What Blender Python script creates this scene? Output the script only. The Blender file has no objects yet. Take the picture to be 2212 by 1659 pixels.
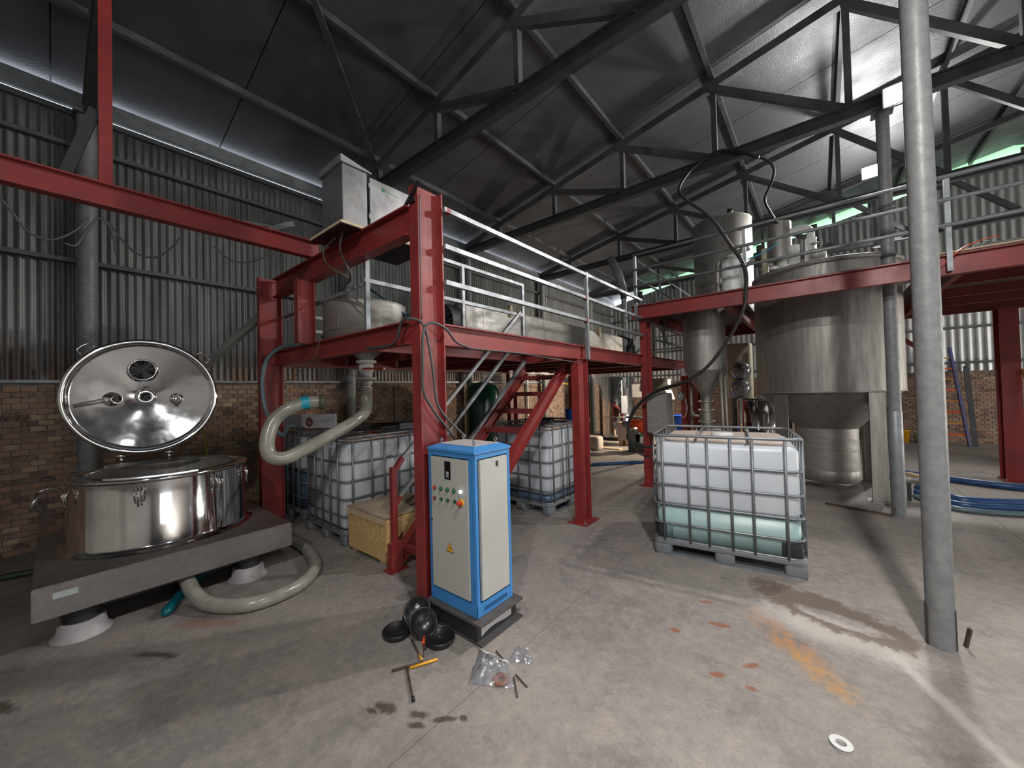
import bpy, bmesh, math, random
from mathutils import Vector, Matrix
random.seed(7)
S = bpy.context.scene
COL = S.collection
PI = math.pi

# ------------------------------------------------------------------ camera
CAM_F, CAM_H = 813.8, 1.62
_y, _p, _r = math.radians(129.326), math.radians(1.004), math.radians(-1.436)
FW = Vector((math.cos(_p)*math.cos(_y), math.cos(_p)*math.sin(_y), math.sin(_p)))
_rt0 = Vector((math.sin(_y), -math.cos(_y), 0)); _up0 = _rt0.cross(FW)
RT = _rt0*math.cos(_r) + _up0*math.sin(_r); UP = -_rt0*math.sin(_r) + _up0*math.cos(_r)
cam = bpy.data.cameras.new('camera'); camo = bpy.data.objects.new('camera', cam); COL.objects.link(camo)
cam.sensor_width = 36; cam.lens = CAM_F*36/2212; cam.clip_start = .05; cam.clip_end = 200
camo.matrix_world = Matrix(((RT.x, UP.x, -FW.x, 0), (RT.y, UP.y, -FW.y, 0), (RT.z, UP.z, -FW.z, CAM_H), (0, 0, 0, 1)))
S.camera = camo

# ------------------------------------------------------------------ world, exposure
W = bpy.data.worlds.new('world'); S.world = W; W.use_nodes = True
wn = W.node_tree.nodes; bg = wn['Background']
bg.inputs[0].default_value = (.86, .93, 1, 1); bg.inputs[1].default_value = 4.0
S.view_settings.view_transform = 'Standard'; S.view_settings.look = 'None'
S.view_settings.exposure = 0.0; S.view_settings.gamma = 1.0; S.view_settings.use_curve_mapping = False
LAMP_W = 520.0          # each flood lamp
DOOR_W = 420.0          # daylight through the open roller door

def day_light(name, loc, rot, sx, sy, e, col):
    l = bpy.data.lights.new(name, 'AREA'); l.shape = 'RECTANGLE'; l.size = sx; l.size_y = sy; l.energy = e; l.color = col
    o = bpy.data.objects.new(name, l); COL.objects.link(o); o.location = loc; o.rotation_euler = rot
    return o
# open roller door in the right-hand wall, off camera to the right: the daylight that comes through it
day_light('daylight_door_far', (9.9, 11.3, 1.75), (0, PI/2, 0), 3.4, 4.4, DOOR_W, (1, .9, .76))

# ------------------------------------------------------------------ materials
MATS = {}
def nn(nt, t, **k):
    n = nt.nodes.new(t)
    for a, b in k.items(): setattr(n, a, b)
    return n
def mix(nt, fac, a, b):
    m = nn(nt, 'ShaderNodeMix', data_type='RGBA')
    for i, v in ((0, fac), (6, a), (7, b)):
        if hasattr(v, 'links'): nt.links.new(v, m.inputs[i])
        elif isinstance(v, (int, float)): m.inputs[i].default_value = v
        else: m.inputs[i].default_value = (*v, 1) if len(v) == 3 else v
    return m.outputs[2]
def math_(nt, op, a, b=None, c=None, clamp=False):
    m = nn(nt, 'ShaderNodeMath', operation=op, use_clamp=clamp)
    for i, v in enumerate((a, b, c)):
        if v is None: continue
        if hasattr(v, 'links'): nt.links.new(v, m.inputs[i])
        else: m.inputs[i].default_value = v
    return m.outputs[0]
def ramp(nt, v, lo, hi):
    m = nn(nt, 'ShaderNodeMapRange', clamp=True); nt.links.new(v, m.inputs[0])
    m.inputs[1].default_value = lo; m.inputs[2].default_value = hi
    return m.outputs[0]
def noise(nt, scale, detail=4, rough=.55, stretch=None, out=0):
    g = nn(nt, 'ShaderNodeNewGeometry'); v = g.outputs['Position']
    if stretch:
        mp = nn(nt, 'ShaderNodeMapping'); nt.links.new(v, mp.inputs[0]); mp.inputs[3].default_value = stretch; v = mp.outputs[0]
    n = nn(nt, 'ShaderNodeTexNoise'); nt.links.new(v, n.inputs['Vector'])
    n.inputs['Scale'].default_value = scale; n.inputs['Detail'].default_value = detail; n.inputs['Roughness'].default_value = rough
    return n.outputs[out]
def M(name, c1, c2=None, rough=.5, metal=0., scale=5., lo=.35, hi=.65, bump=0., bscale=None, stretch=None, rough2=None,
      emit=None, es=0., trans=0., alpha=1., spec=None, coat=0., sss=0.):
    if name in MATS: return MATS[name]
    m = bpy.data.materials.new(name); m.use_nodes = True; nt = m.node_tree; b = nt.nodes['Principled BSDF']
    b.inputs['Base Color'].default_value = (*c1, 1); b.inputs['Roughness'].default_value = rough; b.inputs['Metallic'].default_value = metal
    if c2 is not None or rough2 is not None or bump:
        nz = noise(nt, scale, 5, .6, stretch); f = ramp(nt, nz, lo, hi)
        if c2 is not None: nt.links.new(mix(nt, f, c1, c2), b.inputs['Base Color'])
        if rough2 is not None:
            r = nn(nt, 'ShaderNodeMapRange'); nt.links.new(f, r.inputs[0]); r.inputs[3].default_value = rough; r.inputs[4].default_value = rough2
            nt.links.new(r.outputs[0], b.inputs['Roughness'])
        if bump:
            bp = nn(nt, 'ShaderNodeBump'); bp.inputs['Strength'].default_value = bump; bp.inputs['Distance'].default_value = .02
            nt.links.new(noise(nt, bscale or scale*3, 3, .5, stretch), bp.inputs['Height']); nt.links.new(bp.outputs[0], b.inputs['Normal'])
    if emit: b.inputs['Emission Color'].default_value = (*emit, 1); b.inputs['Emission Strength'].default_value = es
    if trans: b.inputs['Transmission Weight'].default_value = trans
    if alpha < 1: b.inputs['Alpha'].default_value = alpha
    if spec is not None: b.inputs['Specular IOR Level'].default_value = spec
    if coat: b.inputs['Coat Weight'].default_value = coat; b.inputs['Coat Roughness'].default_value = .15
    if sss: b.inputs['Subsurface Weight'].default_value = sss; b.inputs['Subsurface Radius'].default_value = (.05, .05, .05)
    MATS[name] = m
    return m

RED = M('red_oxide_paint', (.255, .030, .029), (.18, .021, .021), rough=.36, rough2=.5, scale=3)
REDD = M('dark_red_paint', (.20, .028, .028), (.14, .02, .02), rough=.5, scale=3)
GALV = M('galvanised_steel', (.29, .31, .325), (.21, .23, .245), rough=.46, metal=.5, rough2=.58, scale=9)
CAGE = M('dull_cage_steel', (.24, .255, .275), (.17, .18, .195), rough=.45, metal=.5, scale=9)
SSM = M('polished_stainless', (.74, .73, .72), (.66, .65, .64), rough=.06, metal=1, rough2=.12, scale=6, bump=.02, bscale=5)
SSL = M('polished_stainless_lid', (.74, .75, .77), (.66, .67, .69), rough=.10, metal=1, rough2=.2, scale=6, bump=.35, bscale=2.6)
SSB = M('brushed_stainless', (.36, .345, .325), (.26, .25, .235), rough=.5, metal=.8, rough2=.62, scale=3, stretch=(6, 6, .6))
SSD = M('dull_stainless', (.36, .35, .33), (.28, .27, .255), rough=.5, metal=.6, rough2=.62, scale=5, stretch=(1, 1, 4))
SST = M('satin_tray_steel', (.33, .30, .285), (.25, .228, .218), rough=.3, metal=.75, rough2=.45, scale=14)
TRUSS = M('dark_grey_steel', (.115, .12, .125), (.08, .083, .088), rough=.55, metal=.3, scale=6)
PIPEG = M('grey_painted_pipe', (.20, .205, .207), (.15, .154, .157), rough=.42, rough2=.55, scale=18, bump=.12, bscale=30)
BLACK = M('black_plastic', (.012, .012, .013), (.02, .02, .021), rough=.28, scale=10)
RUBBER = M('black_rubber', (.02, .02, .021), rough=.6)
WIRE = M('grey_cable', (.06, .06, .062), rough=.5)
BROWNW = M('brown_cable', (.13, .095, .06), rough=.55)
BLUE = M('blue_paint', (.05, .235, .56), (.045, .21, .50), rough=.38, scale=4)
BEIGE = M('beige_paint', (.435, .435, .405), (.41, .41, .38), rough=.42, scale=3)
WHITE = M('white_plastic', (.62, .63, .62), rough=.4)
WHITEP = M('white_paint_smear', (.62, .62, .64), rough=.6)
PVCG = M('grey_pvc', (.34, .34, .34), rough=.4)
HOSE = M('translucent_grey_hose', (.32, .315, .27), (.24, .24, .21), rough=.22, scale=9, spec=.6)
HOSEB = M('teal_grey_hose', (.10, .15, .17), rough=.35)
BLUEH = M('blue_hose', (.02, .06, .17), (.025, .08, .22), rough=.35, scale=6)
def poly(name, c1, c2, tr):
    m = bpy.data.materials.new(name); m.use_nodes = True; nt = m.node_tree; b = nt.nodes['Principled BSDF']; o = nt.nodes['Material Output']
    c = mix(nt, ramp(nt, noise(nt, 2.2, 4, .6), .35, .65), c1, c2); nt.links.new(c, b.inputs['Base Color']); b.inputs['Roughness'].default_value = .35
    t = nn(nt, 'ShaderNodeBsdfTranslucent'); nt.links.new(c, t.inputs[0]); x = nn(nt, 'ShaderNodeMixShader'); x.inputs[0].default_value = tr
    nt.links.new(b.outputs[0], x.inputs[1]); nt.links.new(t.outputs[0], x.inputs[2]); nt.links.new(x.outputs[0], o.inputs[0]); return m
IBCP = poly('white_polyethylene', (.62, .66, .71), (.55, .59, .64), .12)
IBCT = M('white_polyethylene_top', (.55, .47, .42), (.46, .37, .32), rough=.6, scale=6)
LIQ = poly('polyethylene_over_green_liquid', (.32, .48, .49), (.37, .51, .50), .12)
LIQB = M('polyethylene_over_blue_liquid', (.06, .10, .17), (.10, .14, .2), rough=.3, scale=4)
PALS = M('grey_pallet_plastic', (.20, .22, .24), (.15, .165, .18), rough=.45, metal=.2, scale=8)
DARKP = M('dark_pad', (.02, .021, .023), rough=.5)
GREEN = M('dark_green_enamel', (.008, .07, .045), rough=.16, coat=.5)
ORANGE = M('orange_enamel', (.75, .09, .015), rough=.35)
YELLOW = M('yellow_plastic', (.72, .36, .02), rough=.4)
REDP = M('red_plastic', (.55, .03, .02), rough=.35)
GREENP = M('green_plastic', (.01, .16, .07), rough=.35)
CYAN = M('cyan_tape', (.02, .30, .42), rough=.35)
BLUEP = M('blue_plastic', (.01, .075, .42), rough=.3)
RUST = M('rusty_steel', (.10, .06, .045), (.055, .036, .03), rough=.8, scale=20)
CARD = M('cardboard', (.42, .30, .19), (.36, .25, .16), rough=.8, scale=5)
PALEW = M('pale_timber', (.55, .42, .28), (.46, .34, .22), rough=.7, scale=8, stretch=(1, 6, 1))
PLYE = M('plywood_edge', (.62, .50, .32), rough=.7)
GLASSD = M('dark_glass', (.01, .009, .008), rough=.06, spec=.8)
ROOFF = M('foil_insulation', (.122, .127, .142), (.092, .095, .108), rough=.42, metal=.35, rough2=.55, scale=1.6, bump=.25, bscale=60)
LIT = M('lamp_lens', (1, 1, 1), emit=(1, .98, .95), es=40)
INDL = M('indicator_lens', (1, 1, 1), emit=(.9, .95, 1), es=5)
DIGIT = M('display_digit', (.8, .85, .85), emit=(.8, .9, .9), es=.35)

def osb():
    m = bpy.data.materials.new('oriented_strand_board'); m.use_nodes = True; nt = m.node_tree; b = nt.nodes['Principled BSDF']
    g = nn(nt, 'ShaderNodeNewGeometry'); v = nn(nt, 'ShaderNodeTexVoronoi'); nt.links.new(g.outputs['Position'], v.inputs['Vector'])
    v.inputs['Scale'].default_value = 45
    s = nn(nt, 'ShaderNodeSeparateColor'); nt.links.new(v.outputs['Color'], s.inputs[0])
    nt.links.new(mix(nt, s.outputs[0], (.46, .29, .11), (.62, .44, .21)), b.inputs['Base Color']); b.inputs['Roughness'].default_value = .7
    return m
OSB = osb()

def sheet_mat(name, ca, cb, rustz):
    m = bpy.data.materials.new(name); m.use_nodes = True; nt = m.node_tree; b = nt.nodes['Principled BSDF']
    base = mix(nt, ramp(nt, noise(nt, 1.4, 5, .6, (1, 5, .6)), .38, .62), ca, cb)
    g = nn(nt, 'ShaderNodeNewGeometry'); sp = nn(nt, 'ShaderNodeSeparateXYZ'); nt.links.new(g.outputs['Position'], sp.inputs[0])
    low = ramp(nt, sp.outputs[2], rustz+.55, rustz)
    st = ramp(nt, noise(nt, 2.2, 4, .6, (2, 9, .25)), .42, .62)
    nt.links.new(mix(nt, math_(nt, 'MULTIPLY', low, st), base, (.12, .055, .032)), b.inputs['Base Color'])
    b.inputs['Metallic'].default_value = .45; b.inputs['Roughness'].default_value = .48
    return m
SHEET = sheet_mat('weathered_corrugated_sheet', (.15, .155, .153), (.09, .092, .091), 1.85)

def brick_mat():
    m = bpy.data.materials.new('clay_brick'); m.use_nodes = True; nt = m.node_tree; b = nt.nodes['Principled BSDF']
    g = nn(nt, 'ShaderNodeNewGeometry'); oi = nn(nt, 'ShaderNodeObjectInfo')
    r = math_(nt, 'FRACT', math_(nt, 'ADD', g.outputs['Random Per Island'], oi.outputs['Random']))
    cr = nn(nt, 'ShaderNodeValToRGB'); nt.links.new(r, cr.inputs[0]); e = cr.color_ramp.elements
    e[0].color = (.07, .045, .035, 1); e[1].color = (.46, .32, .20, 1)
    for p, c in ((.3, (.24, .14, .095, 1)), (.6, (.34, .18, .11, 1)), (.85, (.29, .21, .15, 1))):
        x = e.new(p); x.color = c
    n = noise(nt, 40, 4, .6)
    nt.links.new(mix(nt, ramp(nt, n, .4, .7), cr.outputs[0], (.25, .2, .165)), b.inputs['Base Color']); b.inputs['Roughness'].default_value = .9
    bp = nn(nt, 'ShaderNodeBump'); bp.inputs['Strength'].default_value = .4; bp.inputs['Distance'].default_value = .01
    nt.links.new(n, bp.inputs['Height']); nt.links.new(bp.outputs[0], b.inputs['Normal'])
    return m
BRICK = brick_mat()
MORTAR = M('mortar', (.21, .18, .155), (.13, .11, .10), rough=.95, scale=9)

def green_sheet():
    m = bpy.data.materials.new('green_translucent_sheet'); m.use_nodes = True; nt = m.node_tree
    for n in list(nt.nodes): nt.nodes.remove(n)
    o = nn(nt, 'ShaderNodeOutputMaterial'); t = nn(nt, 'ShaderNodeBsdfTranslucent'); t.inputs[0].default_value = (.26, .46, .26, 1)
    nt.links.new(t.outputs[0], o.inputs[0]); return m
GSHEET = green_sheet()

def bag_mat():
    m = bpy.data.materials.new('clear_film'); m.use_nodes = True; nt = m.node_tree
    for n in list(nt.nodes): nt.nodes.remove(n)
    o = nn(nt, 'ShaderNodeOutputMaterial'); t = nn(nt, 'ShaderNodeBsdfTransparent'); gl = nn(nt, 'ShaderNodeBsdfGlossy'); di = nn(nt, 'ShaderNodeBsdfDiffuse')
    t.inputs[0].default_value = (.93, .93, .95, 1)
    gl.inputs['Roughness'].default_value = .12; di.inputs[0].default_value = (.7, .72, .75, 1)
    lw = nn(nt, 'ShaderNodeLayerWeight'); lw.inputs[0].default_value = .35
    a = nn(nt, 'ShaderNodeMixShader'); a.inputs[0].default_value = .16; nt.links.new(t.outputs[0], a.inputs[1]); nt.links.new(di.outputs[0], a.inputs[2])
    c = nn(nt, 'ShaderNodeMixShader'); nt.links.new(math_(nt, 'ADD', math_(nt, 'MULTIPLY', lw.outputs[1], .6), .10), c.inputs[0]); nt.links.new(a.outputs[0], c.inputs[1]); nt.links.new(gl.outputs[0], c.inputs[2])
    nt.links.new(c.outputs[0], o.inputs[0]); return m
FILM = bag_mat()

def floor_mat():
    m = bpy.data.materials.new('stained_concrete'); m.use_nodes = True; nt = m.node_tree; b = nt.nodes['Principled BSDF']
    g = nn(nt, 'ShaderNodeNewGeometry'); sp = nn(nt, 'ShaderNodeSeparateXYZ'); nt.links.new(g.outputs['Position'], sp.inputs[0])
    X, Y = sp.outputs[0], sp.outputs[1]
    n1 = noise(nt, .9, 6, .65); n2 = noise(nt, 5, 6, .7); n3 = noise(nt, 60, 3, .6); n4 = noise(nt, 2.3, 5, .75)
    c = mix(nt, ramp(nt, n1, .35, .65), (.285, .255, .235), (.205, .19, .182))
    c = mix(nt, math_(nt, 'MULTIPLY', ramp(nt, n2, .5, .72), .6), c, (.36, .31, .27))
    c = mix(nt, math_(nt, 'MULTIPLY', ramp(nt, n4, .52, .70), .7), c, (.125, .115, .112))
    c = mix(nt, math_(nt, 'MULTIPLY', ramp(nt, n3, .48, .72), .35), c, (.15, .135, .128))
    n5 = noise(nt, 17, 5, .75)
    c = mix(nt, math_(nt, 'MULTIPLY', ramp(nt, n5, .50, .66), .45), c, (.37, .33, .30))
    c = mix(nt, math_(nt, 'MULTIPLY', ramp(nt, n5, .46, .32), .40), c, (.14, .125, .12))
    wob = noise(nt, 4.5, 6, .75); wob2 = noise(nt, 28, 4, .7)
    def blob(cx, cy, rx, ry, rot, w=.9, soft=.25):
        dx = math_(nt, 'SUBTRACT', X, cx); dy = math_(nt, 'SUBTRACT', Y, cy); cs, sn = math.cos(rot), math.sin(rot)
        u = math_(nt, 'DIVIDE', math_(nt, 'ADD', math_(nt, 'MULTIPLY', dx, cs), math_(nt, 'MULTIPLY', dy, sn)), rx)
        v = math_(nt, 'DIVIDE', math_(nt, 'SUBTRACT', math_(nt, 'MULTIPLY', dy, cs), math_(nt, 'MULTIPLY', dx, sn)), ry)
        d = math_(nt, 'SQRT', math_(nt, 'ADD', math_(nt, 'MULTIPLY', u, u), math_(nt, 'MULTIPLY', v, v)))
        d = math_(nt, 'ADD', d, math_(nt, 'MULTIPLY', math_(nt, 'SUBTRACT', math_(nt, 'ADD', wob, math_(nt, 'MULTIPLY', wob2, .5)), .75), 2.2*w))
        return ramp(nt, d, 1.0+soft*.5, 1.0-soft*.5)
    def put(c, mask, col, a=1.):
        return mix(nt, math_(nt, 'MULTIPLY', mask, a) if a < 1 else mask, c, col)
    # white powder, wet patch, rust, oil drips
    c = put(c, blob(.05, 3.22, .42, .17, -.1, .8, .9), (.50, .46, .43), .75)
    c = put(c, blob(.42, 2.86, .40, .032, -1.15, .6, 1.0), (.50, .47, .44), .65)
    wet = math_(nt, 'MULTIPLY', blob(-.03, 3.47, .47, .2, -.36, .75, .2), math_(nt, 'SUBTRACT', 1, blob(.05, 3.40, .22, .085, -.15, .6, .3)))
    c = put(c, wet, (.135, .098, .075), .8)
    c = put(c, math_(nt, 'MULTIPLY', blob(-.2, 2.92, .30, .09, -.85, 1.3, .9), ramp(nt, n5, .40, .56)), (.40, .185, .065), .8)
    c = put(c, math_(nt, 'MULTIPLY', blob(-.06, 2.72, .2, .07, -.85, 1.3, .9), ramp(nt, n5, .38, .56)), (.43, .24, .09), .7)
    for q in ((-.578, 2.859, .055, .022, .3), (-.36, 2.55, .05, .02, .8), (-.8, 2.62, .03, .02, .2), (-.5, 2.36, .035, .02, .5), (-.33, 2.36, .03, .018, .2), (-.72, 3.1, .05, .018, .5)):
        c = put(c, blob(*q, 1.3, .6), (.25, .085, .035), .8)
    for q in ((-1.8, 1.085, .06, .03, .4), (-1.83, 1.03, .05, .02, .4), (-1.613, 1.165, .05, .02, .6), (-1.569, 1.125, .045, .018, .5), (-1.50, 1.22, .06, .014, .75), (-1.42, 1.29, .02, .014, 0), (-3.45, -.2, .14, .035, .55), (-3.3, .42, .14, .03, .6)):
        c = put(c, blob(*q, 1.5, .6), (.055, .042, .032), .85)
    c = put(c, blob(-3.45, .72, .22, .05, .7, .9, .6), (.25, .10, .07), .55)
    nt.links.new(c, b.inputs['Base Color'])
    rr = nn(nt, 'ShaderNodeMapRange'); nt.links.new(n2, rr.inputs[0]); rr.inputs[3].default_value = .42; rr.inputs[4].default_value = .8
    r2 = nn(nt, 'ShaderNodeMix'); nt.links.new(wet, r2.inputs[0]); nt.links.new(rr.outputs[0], r2.inputs[2]); r2.inputs[3].default_value = .38
    nt.links.new(r2.outputs[0], b.inputs['Roughness']); b.inputs['Specular IOR Level'].default_value = .35
    bp = nn(nt, 'ShaderNodeBump'); bp.inputs['Strength'].default_value = .12; bp.inputs['Distance'].default_value = .01
    nt.links.new(n3, bp.inputs['Height']); nt.links.new(bp.outputs[0], b.inputs['Normal'])
    return m
FLOOR = floor_mat()
# ------------------------------------------------------------------ mesh helpers
def ray(px, py): return FW + RT*((px-1106)/CAM_F) - UP*((py-829.5)/CAM_F)
CAMP = Vector((0, 0, CAM_H))
def on_z(px, py, z=0): d = ray(px, py); return CAMP + d*((z-CAM_H)/d.z)
def on_x(px, py, x): d = ray(px, py); return CAMP + d*(x/d.x)
def on_y(px, py, y): d = ray(px, py); return CAMP + d*(y/d.y)
def far(px, py, w): return CAMP + ray(px, py)*w

class MB:
    def __init__(s): s.v = []; s.f = []; s.sm = []
    def add(s, vs, fs, smooth=False):
        n = len(s.v); s.v += [Vector(p) for p in vs]; s.f += [tuple(n+i for i in f) for f in fs]; s.sm += [smooth]*len(fs); return s
    def box(s, x0, x1, y0, y1, z0, z1):
        return s.add([(x, y, z) for z in (z0, z1) for y in (y0, y1) for x in (x0, x1)],
                     [(0, 2, 3, 1), (4, 5, 7, 6), (0, 1, 5, 4), (2, 6, 7, 3), (0, 4, 6, 2), (1, 3, 7, 5)])
    def bar(s, a, b, w, h, up=(0, 0, 1)):
        """rectangular bar from a to b; w across, h along up"""
        a, b = Vector(a), Vector(b); d = (b-a).normalized(); u = Vector(up); u = u-d*u.dot(d)
        if u.length < 1e-4: u = Vector((1, 0, 0))-d*d.x
        u.normalize(); r = d.cross(u); vs = []
        for p in (a, b):
            for i, j in ((-1, -1), (1, -1), (1, 1), (-1, 1)): vs.append(p+r*(w/2*i)+u*(h/2*j))
        return s.add(vs, [(3, 2, 1, 0), (4, 5, 6, 7), (0, 1, 5, 4), (1, 2, 6, 5), (2, 3, 7, 6), (3, 0, 4, 7)])
    def sweep(s, prof, a, b, r, u, smooth=False):
        """closed profile [(x,y)] in the (r,u) plane swept from a to b"""
        a, b, r, u = Vector(a), Vector(b), Vector(r), Vector(u); n = len(prof)
        vs = [p+r*x+u*y for p in (a, b) for x, y in prof]
        fs = [(i, (i+1) % n, n+(i+1) % n, n+i) for i in range(n)]+[tuple(range(n-1, -1, -1)), tuple(range(n, 2*n))]
        return s.add(vs, fs, smooth)
    def ibeam(s, a, b, flange_dir, fw, depth_dir, dp, tf=.012, tw=.009):
        """I section from a to b centred on the line; flanges lie along flange_dir, web along depth_dir"""
        h, d = fw/2, dp/2; t = tw/2
        pr = [(-h, -d), (h, -d), (h, -d+tf), (t, -d+tf), (t, d-tf), (h, d-tf), (h, d), (-h, d), (-h, d-tf), (-t, d-tf), (-t, -d+tf), (-h, -d+tf)]
        return s.sweep(pr, a, b, flange_dir, depth_dir)
    def tube(s, pts, r, seg=10, caps=True, closed=False):
        P = [Vector(p) for p in pts]; n = len(P); R = r if isinstance(r, (list, tuple)) else [r]*n
        T = []
        for i in range(n):
            if closed: t = P[(i+1) % n]-P[i-1]
            else: t = P[min(i+1, n-1)]-P[max(i-1, 0)]
            T.append(t.normalized())
        u = Vector((0, 0, 1)) if abs(T[0].z) < .9 else Vector((1, 0, 0)); vs = []
        for i in range(n):
            u = u-T[i]*u.dot(T[i])
            if u.length < 1e-5: u = T[i].orthogonal()
            u.normalize(); w = T[i].cross(u)
            for k in range(seg):
                a = 2*PI*k/seg; vs.append(P[i]+(u*math.cos(a)+w*math.sin(a))*R[i])
        fs = []
        for i in range(n if closed else n-1):
            j = (i+1) % n
            for k in range(seg): fs.append((i*seg+k, i*seg+(k+1) % seg, j*seg+(k+1) % seg, j*seg+k))
        base = len(s.v); s.add(vs, fs, True)
        if caps and not closed:
            s.f += [tuple(base+k for k in range(seg-1, -1, -1)), tuple(base+(n-1)*seg+k for k in range(seg))]; s.sm += [False, False]
        return s
    def lathe(s, prof, c=(0, 0, 0), seg=32, axis=(0, 0, 1), smooth=True, a0=0., a1=2*PI):
        """prof [(r, h)] revolved about axis through c; sharp corners by repeating a point"""
        ax = Vector(axis).normalized(); u = ax.orthogonal().normalized() if abs(ax.z) < .999 else Vector((1, 0, 0)); w = ax.cross(u); c = Vector(c)
        full = abs(a1-a0-2*PI) < 1e-6; ns = seg if full else seg+1
        vs = [c+ax*h+(u*math.cos(a0+(a1-a0)*k/seg)+w*math.sin(a0+(a1-a0)*k/seg))*r for r, h in prof for k in range(ns)]
        fs = []
        for i in range(len(prof)-1):
            if (Vector(prof[i])-Vector(prof[i+1])).length < 1e-7: continue
            for k in range(seg):
                k2 = (k+1) % ns; q = (i*ns+k, i*ns+k2, (i+1)*ns+k2, (i+1)*ns+k)
                if prof[i][0] < 1e-7: q = (q[0], q[2], q[3])
                elif prof[i+1][0] < 1e-7: q = (q[0], q[1], q[2])
                fs.append(q)
        return s.add(vs, fs, smooth)
    def cyl(s, c, r, h, seg=24, axis=(0, 0, 1)):
        return s.lathe([(0, 0), (r, 0), (r, 0), (r, h), (r, h), (0, h)], c, seg, axis)
    def grid(s, fn, nu, nv, smooth=True):
        return s.add([fn(i/nu, j/nv) for j in range(nv+1) for i in range(nu+1)],
                     [(j*(nu+1)+i, j*(nu+1)+i+1, (j+1)*(nu+1)+i+1, (j+1)*(nu+1)+i) for j in range(nv) for i in range(nu)], smooth)
    def rbox(s, x0, x1, y0, y1, z0, z1, r, seg=3, rz=None):
        """box with rounded vertical edges and softened top/bottom edges"""
        rz = r*.5 if rz is None else rz; rings = []
        def ring(ins, z):
            rr = max(r-ins, .002); out = []
            for cx, cy, a in ((x1-r, y1-r, 0), (x0+r, y1-r, PI/2), (x0+r, y0+r, PI), (x1-r, y0+r, 1.5*PI)):
                for k in range(seg+1): t = a+PI/2*k/seg; out.append((cx+rr*math.cos(t), cy+rr*math.sin(t), z))
            return out
        lv = [(rz, z0)] if rz > 0 else []
        if rz > 0: lv += [(rz*.3, z0+rz*.3), (0, z0+rz), (0, z1-rz), (rz*.3, z1-rz*.3), (rz, z1)]
        else: lv = [(0, z0), (0, z1)]
        vs = []; m = 4*(seg+1)
        for ins, z in lv: vs += ring(ins, z)
        fs = [(i*m+k, i*m+(k+1) % m, (i+1)*m+(k+1) % m, (i+1)*m+k) for i in range(len(lv)-1) for k in range(m)]
        s.add(vs, fs, True); b = len(s.v)-len(vs)
        s.f += [tuple(b+k for k in range(m-1, -1, -1)), tuple(b+(len(lv)-1)*m+k for k in range(m))]; s.sm += [False, False]
        return s

def smooth_pts(pts, n=6):
    """Catmull-Rom through pts"""
    P = [Vector(p) for p in pts]; out = []
    for i in range(len(P)-1):
        p0, p1, p2, p3 = P[max(i-1, 0)], P[i], P[i+1], P[min(i+2, len(P)-1)]
        for k in range(n):
            t = k/n
            out.append(.5*((2*p1)+(p2-p0)*t+(2*p0-5*p1+4*p2-p3)*t*t+(3*p1-p0-3*p2+p3)*t**3))
    return out+[P[-1]]

def tag(o, label=None, cat=None, group=None, kind=None):
    for k, v in (('label', label), ('category', cat), ('group', group), ('kind', kind)):
        if v: o[k] = v
    return o
def base_of(o):
    v = Vector((0, 0, 0))
    while o: v += o.location; o = o.parent
    return v
def mesh_of(name, mb, mat, off=Vector((0, 0, 0)), bevel=0.):
    me = bpy.data.meshes.new(name); me.from_pydata([v-off for v in mb.v], [], mb.f)
    me.polygons.foreach_set('use_smooth', mb.sm)
    if bevel or True:
        bm = bmesh.new(); bm.from_mesh(me)
        bmesh.ops.recalc_face_normals(bm, faces=bm.faces)
        if bevel: bmesh.ops.bevel(bm, geom=[e for e in bm.edges if len(e.link_faces) == 2 and e.calc_face_angle(0) > .6], offset=bevel, segments=2, affect='EDGES')
        bm.to_mesh(me); bm.free()
    me.materials.append(mat); me.update()
    return me
def obj(name, mb, mat, parent=None, local=False, bevel=0.):
    """one mesh object; world-space vertices unless local"""
    if parent is None:
        if local: off = Vector((0, 0, 0))
        else:
            xs = [v.x for v in mb.v]; ys = [v.y for v in mb.v]; zs = [v.z for v in mb.v]
            off = Vector(((min(xs)+max(xs))/2, (min(ys)+max(ys))/2, min(zs)))
    else: off = Vector((0, 0, 0)) if local else base_of(parent)
    o = bpy.data.objects.new(name, mesh_of(name, mb, mat, off, bevel)); COL.objects.link(o)
    if parent is None: o.location = off if not local else (0, 0, 0)
    else: o.parent = parent
    return o
def inst(src, parent, loc=(0, 0, 0), rot=None, scale=None):
    """another object on the same mesh"""
    o = bpy.data.objects.new(src.name.split('.')[0], src.data); COL.objects.link(o); o.parent = parent; o.location = loc
    if rot: o.rotation_euler = rot
    if scale: o.scale = scale
    return o
def thing(name, label, cat, loc=(0, 0, 0), rotz=0., group=None, kind=None):
    o = bpy.data.objects.new(name, None); COL.objects.link(o); o.location = loc; o.rotation_euler = (0, 0, rotz); o.empty_display_size = .1
    return tag(o, label, cat, group, kind)
def one(name, mb, mat, label, cat, group=None, bevel=0.): return tag(obj(name, mb, mat, bevel=bevel), label, cat, group)
def copy_tree(o, parent=None):
    c = o.copy(); COL.objects.link(c); c.parent = parent
    for ch in list(o.children): copy_tree(ch, c)
    return c
# ------------------------------------------------------------------ the building
XL, XR, YF, YB = -6.65, 10.0, -6.0, 14.8
RIDGE = 3.8
EAVE = 5.0
def roof_z(x): return 5.24+.195*(x-XL) if x <= RIDGE else 5.24+.195*(RIDGE-XL)-.195*(x-RIDGE)*1.6
TY = [-2.8, .28, 3.4, 6.37, 9.5, 12.6]        # truss lines

DARKJ = M('dark_joint', (.10, .09, .082), rough=.9)
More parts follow.
